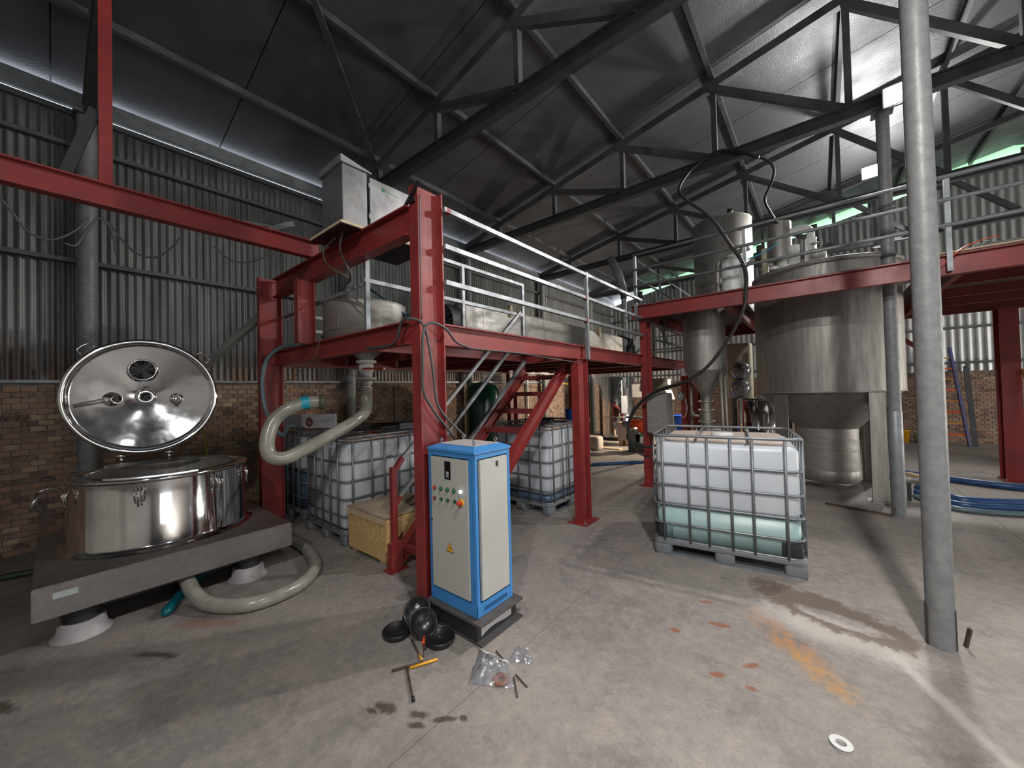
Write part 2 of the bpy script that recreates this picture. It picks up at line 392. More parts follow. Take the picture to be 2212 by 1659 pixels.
# floor: slab pieces cast between saw-cut joints
fl = obj('floor', MB().box(XL-.2, XR+.2, YF-.2, YB+.2, -.12, -.012), DARKJ); tag(fl, 'grey concrete factory floor cast in large slabs', 'floor', kind='structure')
xs = [XL-.2, -4.5, -1.5, 1.5, 4.5, 7.5, XR+.2]; ys = [YF-.2, -1.8, 4.25, 7.2, 10.2, 13.2, YB+.2]
for i in range(len(xs)-1):
    for j in range(len(ys)-1):
        obj('slab', MB().box(xs[i]+.0018, xs[i+1]-.0018, ys[j]+.0018, ys[j+1]-.0018, -.0115, 0), FLOOR, fl)

# corrugated sheet: profile along t, height z
def corr_sheet(p0, dirv, nrm, width, z0, z1, pitch, amp, ztop=None):
    mb = MB(); n = int(round(width/pitch*6)); dirv = Vector(dirv); nrm = Vector(nrm); p0 = Vector(p0); vs = []
    for row in (0, 1):
        for i in range(n+1):
            t = width*i/n; z = z0 if row == 0 else (ztop(p0+dirv*t) if ztop else z1)
            q = p0+dirv*t+nrm*(amp*math.cos(2*PI*t/pitch)); vs.append((q.x, q.y, z))
    return mb.add(vs, [(i, i+1, n+2+i, n+1+i) for i in range(n)], True)

# bricks
BL, BH = .118, .062          # course length and height with joint
def brick_course_positions(length, height):
    out = []
    rows = int(height/BH)
    for r in range(rows):
        off = 0 if r % 2 == 0 else -BL/2
        k = 0
        while off+k*BL < length:
            a = max(off+k*BL, 0); b = min(off+(k+1)*BL, length)
            if b-a > .03: out.append((a, b, r*BH))
            k += 1
    return out
BTOP = 1.836                 # 29 courses

# ---- left wall
wl = obj('wall_left', MB().box(XL-.16, XL-.012, YF, YB, 0, BTOP), MORTAR); tag(wl, 'left wall: dark brick below grey corrugated sheeting', 'wall', kind='structure')
cand = []
for a, b, z in brick_course_positions(YB-YF, BTOP):
    cand.append((abs((a+b)/2+YF-1.0), a, b, z))
near = set()
vis = sorted([c for c in cand if -.75 < (c[1]+c[2])/2+YF < 3.6 and c[2]-c[1] > .1 and c[3] > .35], key=lambda c: c[0])[:290]
near = {(c[1], c[3]) for c in vis}
bb = MB().box(-.03, 0, .005, BL-.005, .005, BH-.005)
bsrc = None; rest = MB()
for d, a, b, z in cand:
    jx = random.uniform(-.006, .004)
    if (a, z) in near:
        if bsrc is None: bsrc = o = bpy.data.objects.new('brick', mesh_of('brick', bb, BRICK, Vector((0, 0, 0)))); COL.objects.link(o); o.parent = wl
        else: o = inst(bsrc, wl)
        o.location = Vector((XL+jx, YF+a, z))-wl.location
    else:
        rest.box(XL-.03+jx, XL+jx, YF+a+.005, YF+b-.005, z+.005, z+BH-.005)
o = obj('brickwork', rest, BRICK, wl); o['kind'] = 'stuff'
src = {}
y = YF; k = 0
while y < YB-.1:
    w = min(.76, YB-y)
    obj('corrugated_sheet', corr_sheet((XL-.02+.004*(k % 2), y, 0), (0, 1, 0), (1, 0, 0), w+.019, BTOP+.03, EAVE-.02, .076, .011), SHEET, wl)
    y += w; k += 1
for z in (3.24, 4.58):
    obj('girt', MB().bar((XL+.045, YF, z), (XL+.045, YB, z), .06, .05), TRUSS, wl)
obj('sill_flashing', MB().box(XL-.03, XL+.04, YF, YB, BTOP, BTOP+.03), GALV, wl)
# eave channel and rough mortar line
obj('eave_beam', MB().bar((XL+.08, YF, EAVE+.10), (XL+.08, YB, EAVE+.10), .10, .17), GALV, wl)
obj('eave_rail', MB().bar((XL+.03, YF, EAVE-.03), (XL+.03, YB, EAVE-.03), .05, .06), TRUSS, wl)

# ---- back wall, gable with a strip of green translucent sheet under the roof line
wb = obj('wall_back', MB().box(XL-.16, XR+.16, YB+.012, YB+.16, 0, BTOP), MORTAR); tag(wb, 'back wall: brick below light grey corrugated sheeting', 'wall', kind='structure')
rest = MB()
for a, b, z in brick_course_positions(XR-XL, BTOP):
    j = random.uniform(-.004, .006); rest.box(XL+a+.005, XL+b-.005, YB+j, YB+.03+j, z+.005, z+BH-.005)
o = obj('brickwork', rest, BRICK, wb); o['kind'] = 'stuff'
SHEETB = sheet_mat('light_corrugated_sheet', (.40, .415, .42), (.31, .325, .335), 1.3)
x = XL; k = 0
while x < XR-.1:
    w = min(.9, XR-x)
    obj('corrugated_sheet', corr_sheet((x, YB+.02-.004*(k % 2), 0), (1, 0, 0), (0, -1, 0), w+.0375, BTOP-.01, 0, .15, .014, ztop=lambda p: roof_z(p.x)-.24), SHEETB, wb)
    x += w; k += 1
for z in (2.05, 2.95, 4.3):
    obj('girt', MB().bar((XL, YB-.045, z), (XR, YB-.045, z), .05, .06), TRUSS, wb)
for xa, xb in ((XL+1.2, RIDGE), (RIDGE, XR-.3)):
    mb = MB(); mb.add([(xa, YB+.03, roof_z(xa)-.26), (xb, YB+.03, roof_z(xb)-.26), (xb, YB+.03, roof_z(xb)+.04), (xa, YB+.03, roof_z(xa)+.04)], [(0, 1, 2, 3)])
    obj('translucent_strip', mb, GSHEET, wb)
mb = MB()
for i in range(12):
    xx = XL+1.2+i*1.35
    if xx < XR-.4: mb.bar((xx, YB-.02, roof_z(xx)-.45), (xx, YB-.02, roof_z(xx)-.06), .22, .05, up=(0, 1, 0))
obj('gable_cleat', mb, TRUSS, wb)

# ---- front and right walls (behind and beside the camera), with an open roller door
WALLP = M('plastered_wall', (.50, .48, .45), (.42, .40, .38), rough=.9, scale=2)
tag(obj('wall_front', MB().box(XL-.2, XR+.2, YF-.2, YF, 0, 7.6), WALLP), 'plastered wall behind the viewer', 'wall', kind='structure')
mb = MB()
for ya, yb, za, zb in ((YF, -3.0, 0, 7.6), (-3.0, .6, 3.4, 7.6), (.6, 9.1, 0, 7.6), (9.1, 13.5, 3.5, 7.6), (13.5, YB, 0, 7.6)): mb.box(XR, XR+.2, ya, yb, za, zb)  # nearer opening is added so polished steel reflects bright daylight
tag(obj('wall_right', mb, WALLP), 'right wall with an open roller door and a second opening added for reflections', 'wall', kind='structure')

# ---- ceiling: foil-lined roof panels on purlins
ce = obj('ceiling', MB().box(RIDGE-.1, RIDGE+.1, YF, YB, roof_z(RIDGE)+.02, roof_z(RIDGE)+.06), TRUSS); tag(ce, 'pitched roof lined with dark foil insulation on steel purlins', 'ceiling', kind='structure')
y = YF-.2
while y < YB+.1:
    y1 = min(y+1.55, YB+.2)
    for xa, xb in ((XL-.25, RIDGE), (RIDGE, XR+.3)):
        mb = MB(); a, b = roof_z(xa), roof_z(xb)
        mb.add([(xa, y, a), (xb, y, b), (xb, y1-.012, b), (xa, y1-.012, a), (xa, y, a+.05), (xb, y, b+.05), (xb, y1-.012, b+.05), (xa, y1-.012, a+.05)],
               [(0, 1, 2, 3), (4, 7, 6, 5), (0, 4, 5, 1), (1, 5, 6, 2), (2, 6, 7, 3), (3, 7, 4, 0)])
        obj('roof_panel', mb, ROOFF, ce)
    y = y1
mb = MB()
for xa, xb in ((XL-.25, RIDGE), (RIDGE, XR+.3)):
    mb.add([(xa, YF-.2, roof_z(xa)+.06), (xb, YF-.2, roof_z(xb)+.06), (xb, YB+.2, roof_z(xb)+.06), (xa, YB+.2, roof_z(xa)+.06)], [(0, 1, 2, 3)])
obj('roof_sheet', mb, SHEET, ce)
NODES = [XL+1.18, -4.0, -2.58, -1.13, .38, 1.75, RIDGE-.7, RIDGE+1.1, 6.6, 8.4]
for x in NODES:
    obj('purlin', MB().bar((x, YF, roof_z(x)-.045), (x, YB, roof_z(x)-.045), .06, .08), TRUSS, ce)

# ---- trusses
TRW = ['nearest the viewer', 'carrying the red hanger strut', 'above the blue and beige cabinet', 'carrying the lit flood lamp by the grey pillar', 'behind the second grey pipe column', 'close to the back wall']
for ti, ty in enumerate(TY):
    t = thing('roof_truss', 'dark steel roof truss ' + TRW[ti], 'truss', (0, ty, EAVE), group='roof trusses')
    zc = EAVE
    b = MB(); b.ibeam((XL+.05, ty, zc), (XR-.05, ty, zc), (0, 1, 0), .11, (0, 0, 1), .17, .016, .014); obj('bottom_chord', b, TRUSS, t)
    for xa, xb in ((XL+.05, RIDGE), (RIDGE, XR-.05)):
        obj('top_chord', MB().bar((xa, ty, roof_z(xa)-.15), (xb, ty, roof_z(xb)-.15), .10, .12), TRUSS, t)
    nd = [XL+1.18, -4.0, -2.58, -1.13, .38, 1.75]
    for i, x in enumerate(nd):
        obj('post', MB().bar((x, ty, zc+.06), (x, ty, roof_z(x)-.18), .08, .07, up=(1, 0, 0)), TRUSS, t)
        x2 = nd[i+1] if i+1 < len(nd) else RIDGE-.5
        if i >= 1: obj('diagonal', MB().bar((x, ty, roof_z(x)-.2), (x2-.05, ty, zc+.08), .07, .10), TRUSS, t)
    obj('post', MB().bar((RIDGE, ty, zc+.06), (RIDGE, ty, roof_z(RIDGE)-.2), .08, .07, up=(1, 0, 0)), TRUSS, t)
    for x in (5.3, 7.2): obj('post', MB().bar((x, ty, zc+.06), (x, ty, roof_z(x)-.18), .08, .07, up=(1, 0, 0)), TRUSS, t)
    obj('diagonal', MB().bar((RIDGE, ty, roof_z(RIDGE)-.2), (5.3, ty, zc+.08), .07, .10), TRUSS, t)
    obj('diagonal', MB().bar((5.3, ty, roof_z(5.3)-.2), (7.2, ty, zc+.08), .07, .10), TRUSS, t)
# bracing between trusses on the roof slope, left of centre
one('roof_brace', MB().bar((-5.47, 3.3, roof_z(-5.47)-.11), (-2.6, .4, roof_z(-2.6)-.11), .07, .03), TRUSS, 'thin flat steel brace running across the dark roof panels', 'brace')

# wall posts of the left wall
for i, y in enumerate(TY[1:]+[]):
    t = thing('wall_post', 'round steel pipe post against the left wall, number %s from the viewer' % ['one', 'two', 'three', 'four', 'five'][i], 'post', (XL+.16, y-.02, 0), group='left wall posts')
    obj('pipe', MB().cyl((XL+.16, y-.02, .0), .085, EAVE-.09, 20), PIPEG, t)
    obj('cap_plate', MB().box(XL+.05, XL+.27, y-.13, y+.09, EAVE-.1, EAVE-.085), TRUSS, t)

# free-standing grey pipe columns
t = thing('pipe_column', 'thick grey steel pipe column at the right, its foot notched', 'column', (.52, 3.43, 0), group='grey pipe columns')
pf = MB().cyl((.52, 3.43, 0), .063, 4.9, 32); obj('pipe', pf, PIPEG, t)
obj('foot_sleeve', MB().lathe([(.064, 0), (.067, .01), (.067, .24), (.064, .25)], (.52, 3.43, 0), 32, a0=-.5, a1=3.6), TRUSS, t)
obj('cap_plate', MB().box(.42, .62, 3.33, 3.53, 4.9, 4.913), TRUSS, t)
one('steel_stub', MB().bar((.63, 3.50, 0), (.645, 3.47, .13), .012, .02), RUST, 'short rusty steel stub sticking up beside the near grey column', 'rebar')
t = thing('pipe_column', 'grey steel pipe column passing through the upper platform', 'column', (.68, 6.45, 0), group='grey pipe columns')
obj('pipe', MB().cyl((.68, 6.45, 0), .062, 4.9, 32), PIPEG, t)
for z in (3.12, 3.38, 3.72): obj('collar', MB().lathe([(.062, z), (.072, z+.01), (.072, z+.03), (.062, z+.04)], (.68, 6.45, 0), 28), TRUSS, t)
obj('weld_sleeve', MB().lathe([(.0625, 0), (.0665, .01), (.0665, 1.25), (.0625, 1.26)], (.68, 6.45, 0), 32), GALV, t)
obj('cap_plate', MB().box(.58, .78, 6.35, 6.55, 4.9, 4.913), TRUSS, t)
one('steel_angle', MB().bar((.0, 6.55, .012), (.62, 6.36, .012), .03, .024).bar((.6, 6.33, .012), (.64, 6.3, .13), .012, .012), RUST, 'rusty steel angle lying by the foot of the rear grey column', 'scrap')

MX1P = -2.30
# ------------------------------------------------------------------ flood lamps on the truss chords, seen and added
def flood(x, y, label, aim, z=EAVE-.02, pw=1., spread=180, col=(1, .97, .93)):
    t = thing('flood_lamp', label, 'lamp', (x, y, z), group='flood lamps on the trusses')
    d = Vector(aim).normalized(); up = Vector((0, 0, 1)); r = d.cross(up).normalized(); u = r.cross(d)
    c = Vector((x, y, z))+d*.02+Vector((d.x, d.y, 0)).normalized()*.10
    mb = MB(); mb.sweep([(-.15, -.11), (.15, -.11), (.15, .11), (-.15, .11)], c-d*.05, c, r, u); obj('housing', mb, TRUSS, t)
    mb = MB(); mb.sweep([(-.135, -.095), (.135, -.095), (.135, .095), (-.135, .095)], c+d*.0005, c+d*.006, r, u); obj('lens', mb, LIT, t)
    obj('bracket', MB().bar(c-d*.05, (x, y, z), .03, .012), TRUSS, t)
    l = bpy.data.lights.new('lamp_light', 'AREA'); l.shape = 'RECTANGLE'; l.size = .27; l.size_y = .19; l.energy = LAMP_W*pw; l.spread = math.radians(spread); l.color = col
    o = bpy.data.objects.new('lamp_light', l); COL.objects.link(o); o.parent = t
    q = c+d*.02-t.location; o.location = q; o.rotation_euler = d.to_track_quat('-Z', 'Y').to_euler()
    return t
flood(.83, 6.37, 'lit flood lamp half hidden behind the near grey column', (-.10, -.92, -.33), pw=.24, spread=122)
flood(.85, 9.5, 'lit flood lamp hanging beside the rear grey column', (-.10, -.90, -.42), z=5.42, pw=.24, spread=118)
flood(1.95, 12.6, 'added flood lamp hidden behind the near grey column, furthest from the viewer', (-.35, -.9, -.05), pw=.45)  # unseen lamp, added to light the roof beyond the rear column
flood(.95, -2.8, 'added flood lamp on the truss behind the viewer', (-.05, .80, -.55), pw=.17, spread=130)  # unseen fill lamp, added to brighten faces turned towards the viewer
flood(.8, .28, 'flood lamp on the truss above the viewer', (.0, .55, -.80), pw=.17, spread=120)
flood(6.4, .28, 'added unseen flood lamp brightening the right-hand bay', (.75, .1, -.6), pw=1.0, spread=120)  # unseen lamp aimed away, added so lid and drum reflect a brighter bay
t = flood(-2.3, 10.95, 'added hidden work lamp on a pole lighting the boiler corner', (-.85, -.28, -.40), z=1.88, pw=.45, col=(1, .84, .64))  # lamp and pole are added out of sight to warm the far floor
obj('pole', MB().cyl((-2.3, 10.95, .02), .02, 1.86, 12), TRUSS, t); obj('pole_base', MB().cyl((-2.3, 10.95, 0), .18, .02, 20), TRUSS, t)
# ------------------------------------------------------------------ lower red mezzanine
MX0, MX1, MY0, MY1 = -5.10, -2.30, 1.82, 8.75      # column centre lines
ZB0, ZB1 = 1.985, 2.155                           # floor beam
mz = thing('mezzanine_platform', 'low red steel mezzanine with galvanised railings left of centre', 'platform', (MX1, MY0, 0))
def column(x, y, z1, par, foot=True, z0=0., dp=.24, fw=.10):
    o = obj('column', MB().ibeam((x, y, z0+.015 if foot else z0), (x, y, z1), (1, 0, 0), fw, (0, 1, 0), dp, .012, .01), RED, par)
    if foot:
        b = MB().box(x-.13, x+.13, y-.17, y+.17, 0, .015); q = obj('base_plate', b, RED, o)
        for i in (-1, 1):
            for j in (-1, 1): obj('anchor_bolt', MB().cyl((x+.1*i, y+.14*j, .015), .012, .03, 6), GALV, o)
    return o
column(MX1, MY0, 3.17, mz, foot=False)                       # tall corner column
column(MX1, 4.13, ZB0, mz); column(MX1+.055, 6.30, 2.73, mz); column(MX1, MY1, ZB0, mz)
column(MX0, 1.66, 3.03, mz); column(MX0, 4.13, ZB0, mz); column(MX0, 6.22, ZB0, mz); column(MX0, MY1, ZB0, mz)
column(-4.06, 1.64, 2.80, mz, foot=False, z0=ZB1, dp=.17)    # stub post between the two cross beams
zc = (ZB0+ZB1)/2
def beam_y(x, y0, y1, z, h, par, w=.09, m=RED): return obj('beam', MB().ibeam((x, y0, z), (x, y1, z), (1, 0, 0), w, (0, 0, 1), h, .012, .01), m, par)
def beam_x(y, x0, x1, z, h, par, w=.09, m=RED): return obj('beam', MB().ibeam((x0, y, z), (x1, y, z), (0, 1, 0), w, (0, 0, 1), h, .012, .01), m, par)
beam_y(MX1+.005, MY0+.125, MY1, zc, ZB1-ZB0, mz, .09)
beam_y(MX0, 1.79, MY1, zc, ZB1-ZB0, mz)
beam_x(1.70, MX0+.06, MX1-.055, zc, ZB1-ZB0, mz)
beam_x(1.72, MX0+.06, MX1-.055, 2.915, .225, mz, .10)
beam_x(MY1, MX0+.05, MX1-.05, zc, ZB1-ZB0, mz)
beam_x(4.13, MX0+.05, MX1-.05, zc-.02, .13, mz, m=REDD)
beam_x(6.22, MX0+.05, MX1-.05, zc-.02, .13, mz, m=REDD)
for y in (2.6, 3.4, 5.0, 5.6, 7.0, 7.9):
    x1 = -3.16 if y < 4 else MX1-.05
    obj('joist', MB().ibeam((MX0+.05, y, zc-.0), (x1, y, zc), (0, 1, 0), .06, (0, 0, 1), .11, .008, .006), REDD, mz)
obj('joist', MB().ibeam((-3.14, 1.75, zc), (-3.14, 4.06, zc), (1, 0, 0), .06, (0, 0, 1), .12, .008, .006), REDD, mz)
DECK = M('chequer_plate', (.10, .085, .08), (.07, .06, .058), rough=.55, metal=.5, scale=10)
for x0, x1, y0, y1 in ((MX0, -4.45, 1.75, 3.0), (-4.45, -3.55, 2.75, 3.0), (-3.55, -3.12, 1.75, 3.0), (MX0, -3.12, 3.0, 4.12), (MX0, -3.72, 4.12, 6.2), (-3.72, MX1, 4.12, 6.2), (MX0, -3.72, 6.2, MY1), (-3.72, MX1, 6.2, MY1)):
    obj('deck_plate', MB().box(x0+.003, x1-.003, y0+.003, y1-.003, ZB1+.001, ZB1+.011), DECK, mz)

# railing along the right edge
def rail(par, a, b, r=.021, name='rail', m=GALV): return obj(name, MB().tube([a, b], r, 12), m, par)
def sqrail(par, a, b, w=.04, name='rail', m=GALV): return obj(name, MB().bar(a, b, w, w), m, par)
for z in (3.04, 2.75, 2.47):
    sqrail(mz, (MX1+.075, MY0+.108, z), (MX1+.075, 6.1, z), .036)
    if z > 3: obj('rail_end', MB().bar((MX1+.075, MY0+.13, z), (MX1+.075, MY0+.17, z), .0375, .0375), RED, mz)
sqrail(mz, (MX1+.075, 4.22, ZB0), (MX1+.075, 4.22, 3.07), .042, 'rail_post')
for z in (2.75, 2.47): obj('weld_spot', MB().box(MX1+.05, MX1+.1, 4.18, 4.199, z-.03, z+.03), RED, mz)
for y in (7.4, MY1):
    sqrail(mz, (MX1+.02, y, ZB1+.01), (MX1+.02, y, 3.05), .04, 'rail_post')
for z in (3.03, 2.75, 2.47): sqrail(mz, (MX1+.02, 6.36, z), (MX1+.02, MY1, z), .034)
for z in (2.47, 2.75): sqrail(mz, (MX0, MY1, z), (MX1, MY1, z), .03)
# guard rail round the stair opening
GX = -3.14
for z in (3.065, 2.645): sqrail(mz, (GX, 1.77, z), (GX, 4.10, z), .036)
for y, z1 in ((1.80, 3.09), (2.98, 3.05), (4.10, 3.08)): sqrail(mz, (GX, y, ZB1+.01), (GX, y, z1), .04, 'rail_post')
obj('weld_spot', MB().box(GX-.03, GX+.03, 3.98, 4.02, 2.61, 2.68), RED, mz)
rail(mz, (GX, 1.83, 2.64), (MX0, 1.83, 2.60), .018)
# galvanised cross tubes behind the stub post, along the left edge
for z in (2.44, 2.62): sqrail(mz, (MX0+.1, 2.0, z), (MX0+.1, 5.0, z), .035)
sqrail(mz, (MX0+.1, 5.0, ZB1+.01), (MX0+.1, 5.0, 2.66), .035, 'rail_post')

# ------------------------------------------------------------------ staircase
st = thing('staircase', 'open red steel staircase rising under the mezzanine beside the cabinet', 'stairs', (-3.1, 2.0, 0))
SL = .885; SY0 = 1.93
def sz(y): return (y-SY0)*SL
for x, nm in ((-3.08, 'l'), (-2.46, 'r')):
    o = obj('stringer', MB().ibeam((x, SY0+.09, .085), (x, 4.04, sz(4.04)+.02), (1, 0, 0), .075, Vector((0, -SL, 1)).normalized(), .125, .01, .01), RED, st)
    b = MB().box(x-.06, x+.07, SY0-.02, SY0+.17, 0, .012); obj('base_plate', b, RED, o)
    obj('foot', MB().box(x-.03, x+.035, SY0+.01, SY0+.13, .012, .25), RED, o)
for k in range(1, 10):
    z = .2*k; y = SY0+z/SL
    mb = MB().box(-3.04, -2.50, y-.08, y+.12, z-.006, z).box(-3.04, -2.50, y-.08, y-.072, z-.05, z-.006).box(-3.04, -2.50, y+.112, y+.12, z-.05, z-.006)
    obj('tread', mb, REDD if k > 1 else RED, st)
hx = -3.12
o = sqrail(st, (hx, 2.02, .012), (hx, 2.02, .93), .05, 'newel_post', RED)
for dz, ya, yb in ((.79, 2.12, 4.02), (.47, 2.08, 3.75)):
    sqrail(st, (hx, ya, sz(ya)+dz+.04), (hx, yb, sz(yb)+dz+.04), .034, 'handrail')
    obj('handrail_end', MB().bar((hx, 2.02, sz(2.02)+dz+.01), (hx, ya+.005, sz(ya+.005)+dz+.04), .042, .042), RED, st)
sqrail(st, (hx+.03, 2.35, sz(2.35)+.13), (hx+.03, 4.05, sz(4.05)+.13), .04, 'edge_rail')

# ------------------------------------------------------------------ upper platform on the right
up = thing('upper_platform', 'higher red steel platform round the cone tanks on the right', 'platform', (-.5, 6.1, 2.73))
UY = 6.08; UZ0, UZ1 = 2.735, 2.95; UX1 = 3.2; UYB = 9.75
beam_x(UY, MX1-.07, UX1, (UZ0+UZ1)/2, UZ1-UZ0, up, .10)
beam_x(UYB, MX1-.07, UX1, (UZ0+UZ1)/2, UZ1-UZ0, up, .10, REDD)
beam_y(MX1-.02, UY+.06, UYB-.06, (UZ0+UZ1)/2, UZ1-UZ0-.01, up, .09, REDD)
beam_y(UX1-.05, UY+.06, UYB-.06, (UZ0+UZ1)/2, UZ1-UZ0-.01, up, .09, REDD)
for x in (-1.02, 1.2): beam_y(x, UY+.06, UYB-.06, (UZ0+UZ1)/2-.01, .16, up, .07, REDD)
for x, y in ((2.30, 9.6), (MX1, 9.6)):
    c = column(x, y, UZ0, up, dp=.26, fw=.2)
for x0, x1, y0, y1 in ((MX1, .58, 6.04, 6.72), (.78, UX1, 6.04, 6.72), (.58, .78, 6.56, 6.72), (MX1, UX1, 8.72, UYB), (MX1, -1.95, 6.72, 8.72), (-1.12, -.9, 6.72, 8.72), (-1.95, -1.12, 7.52, 8.72), (1.0, UX1, 6.72, 8.72)):
    obj('deck_plate', MB().box(x0+.003, x1-.003, y0+.003, y1-.003, UZ1+.001, UZ1+.012), DECK, up)
for y in (7.0, 8.0, 8.9): obj('joist', MB().ibeam((1.25, y, UZ0+.1), (UX1-.1, y, UZ0+.1), (0, 1, 0), .06, (0, 0, 1), .12, .008, .006), REDD, up)
obj('edge_timber', MB().box(.8, UX1, UY-.05, UY+.02, UZ1+.013, UZ1+.03), PALEW, up)
for x in (MX1+.02, -.755, 1.09, 2.9):
    sqrail(up, (x, UY-.075, UZ0+.03 if x > -2 else UZ0-.02), (x, UY-.075, 3.78), .042, 'rail_post')
for z in (3.765, 3.52, 3.25):
    rail(up, (MX1, UY-.095, z), (UX1, UY-.095, z), .021)
for x in (-.755, 1.09):
    for z in (3.52, 3.25, 3.765): obj('weld_spot', MB().box(x-.045, x-.022, UY-.1, UY-.06, z-.02, z+.02), RED, up)
for y in (7.3, 8.6, 9.6):
    sqrail(up, (MX1, y, UZ1+.012), (MX1, y, 3.75), .035, 'rail_post')
for z in (3.72, 3.42): rail(up, (MX1, UY, z), (MX1, 9.6, z), .018)
for z in (3.72, 3.42): rail(up, (MX1, UYB, z), (UX1, UYB, z), .018)
for x in (-1.0, .6, 2.2): sqrail(up, (x, UYB, UZ1+.012), (x, UYB, 3.74), .035, 'rail_post')
# knee brace by the rear column
obj('knee_brace', MB().bar((1.45, 9.45, 2.05), (.75, 9.45, 2.72), .09, .06), RED, up)
# short handrail from the upper to the lower deck
hr = thing('link_handrail', 'thin galvanised handrail stepping down behind the platform corner', 'handrail', (-2.55, 7.6, ZB1+.012))
for y, z in ((7.6, 3.42),): sqrail(hr, (-2.55, y, ZB1+.012), (-2.55, y, z), .035, 'post')
for z in (3.42, 3.05): sqrail(hr, (-2.55, 7.6, z), (-2.55, 8.6, z-.5), .03, 'rail')

# red gantry beam on the left with its hanger
gb = thing('gantry_beam', 'red steel beam crossing the left wall, hung from the roof by a red strut', 'beam', (-4.0, -1, 2.97))
beam_y(-4.0, -2.9, 1.76, 3.115, .17, gb, .09)
obj('hanger', MB().bar((-4.0, .25, 3.2), (-4.0, .25, EAVE-.09), .07, .07, up=(1, 0, 0)), RED, gb)
obj('hanger', MB().bar((-4.0, -2.8, 3.2), (-4.0, -2.8, EAVE-.09), .07, .07, up=(1, 0, 0)), RED, gb)
obj('brace', MB().bar((-4.0, .2, 3.72), (-4.0, .06, 3.2), .05, .06), DARKP, gb)
one('column_brace', MB().bar((-6.3, 1.15, 1.9), (-5.2, 1.62, 2.62), .06, .09), M('pale_grey_steel', (.26, .26, .25), rough=.5), 'grey diagonal steel strut leaning between the wall and the mezzanine column', 'brace')
# ------------------------------------------------------------------ control cabinet and its pedestal
px0, px1, py0, py1 = -2.247, -1.70, 1.705, 2.14
t = thing('steel_pedestal', 'black steel pedestal with a white paint smear under the control cabinet', 'pedestal', (px0+.25, py0+.2, 0))
obj('top_plate', MB().box(px0, px1, py0, py1, .122, .138), M('worn_brown_steel', (.095, .082, .076), (.06, .052, .05), rough=.6, scale=14), t)
obj('body', MB().box(px0+.02, px1-.045, py0+.012, py1-.03, .016, .122), DARKP, t)
obj('bottom_flange', MB().box(px0+.01, px1, py0+.005, py1-.01, 0, .016), M('worn_black_steel', (.10, .095, .10), rough=.5, metal=.5), t)
mb = MB(); n = 14; pts = []
for i in range(n+1):
    u = i/n; y = py0+.05+u*.30; pts.append((y, .036+.012*math.sin(u*5)+u*.018, .088+.022*u+.01*math.sin(u*9+1)))
for i in range(n): mb.add([(px1-.0435, pts[i][0], pts[i][1]), (px1-.0435, pts[i+1][0], pts[i+1][1]), (px1-.0435, pts[i+1][0], pts[i+1][2]), (px1-.0435, pts[i][0], pts[i][2]),
                           (px1-.0448, pts[i][0], pts[i][1]), (px1-.0448, pts[i+1][0], pts[i+1][1]), (px1-.0448, pts[i+1][0], pts[i+1][2]), (px1-.0448, pts[i][0], pts[i][2])], [(0, 1, 2, 3), (7, 6, 5, 4), (0, 4, 5, 1), (3, 2, 6, 7)])
obj('paint_smear', mb, WHITEP, t)

cx0, cx1, cy0, cy1, cz0, cz1 = -2.240, -1.765, 1.745, 2.105, .139, 1.235
t = thing('control_cabinet', 'blue framed beige electrical control cabinet with push buttons', 'cabinet', (-2.0, 1.93, cz0))
F = .028
mb = MB()
mb.box(cx0+F, cx1-F, cy0+F, cy1-F, cz0+.01, cz1-.02); obj('inner_shell', mb, BLUE, t)
for x in (cx0, cx1-.052 if False else cx1-.03):
    for y in (cy0, cy1-.03): obj('corner_post', MB().box(x, x+.03, y, y+.03, cz0, cz1-.03), BLUE, t, bevel=.004)
obj('base_frame', MB().box(cx0+.001, cx1-.001, cy0+.001, cy1-.001, cz0, cz0+.085), BLUE, t, bevel=.003)
obj('head_frame', MB().box(cx0+.001, cx1-.001, cy0+.001, cy1-.001, cz1-.066, cz1-.03), BLUE, t, bevel=.003)
e = .006
mb = MB(); a = (cx0-e, cx1+e, cy0-e, cy1+e); b2 = (cx0+.05, cx1-.05, cy0+.05, cy1-.05)
mb.add([(a[0], a[2], cz1-.03), (a[1], a[2], cz1-.03), (a[1], a[3], cz1-.03), (a[0], a[3], cz1-.03),
        (a[0], a[2], cz1-.012), (a[1], a[2], cz1-.012), (a[1], a[3], cz1-.012), (a[0], a[3], cz1-.012),
        (b2[0], b2[2], cz1+.012), (b2[1], b2[2], cz1+.012), (b2[1], b2[3], cz1+.012), (b2[0], b2[3], cz1+.012)],
       [(3, 2, 1, 0), (0, 1, 5, 4), (1, 2, 6, 5), (2, 3, 7, 6), (3, 0, 4, 7), (4, 5, 9, 8), (5, 6, 10, 9), (6, 7, 11, 10), (7, 4, 8, 11), (8, 9, 10, 11)])
cap = obj('chamfered_cap', mb, BLUE, t)
obj('top_plate', MB().box(b2[0]+.004, b2[1]-.004, b2[2]+.004, b2[3]-.004, cz1+.0125, cz1+.015), M('dusty_grey_plate', (.40, .37, .37), rough=.6), cap)
for x in (cx0+.07, cx1-.07):
    for y in (cy0+.07, cy1-.07):
        mb = MB().cyl((x, y, cz1+.015), .007, .012, 10)
        mb.tube([(x+.012*math.cos(q), y, cz1+.038+.012*math.sin(q)) for q in [2*PI*k/14 for k in range(14)]], .0045, 8, closed=True)
        obj('eye_bolt', mb, GALV, cap)
dr = obj('front_door', MB().box(cx0+.034, cx1-.062, cy0-.006, cy0+.02, cz0+.098, cz1-.074), BEIGE, t, bevel=.003)
obj('frame_stile', MB().box(cx1-.058, cx1-.031, cy0+.002, cy0+.02, cz0+.085, cz1-.066), BLUE, t)
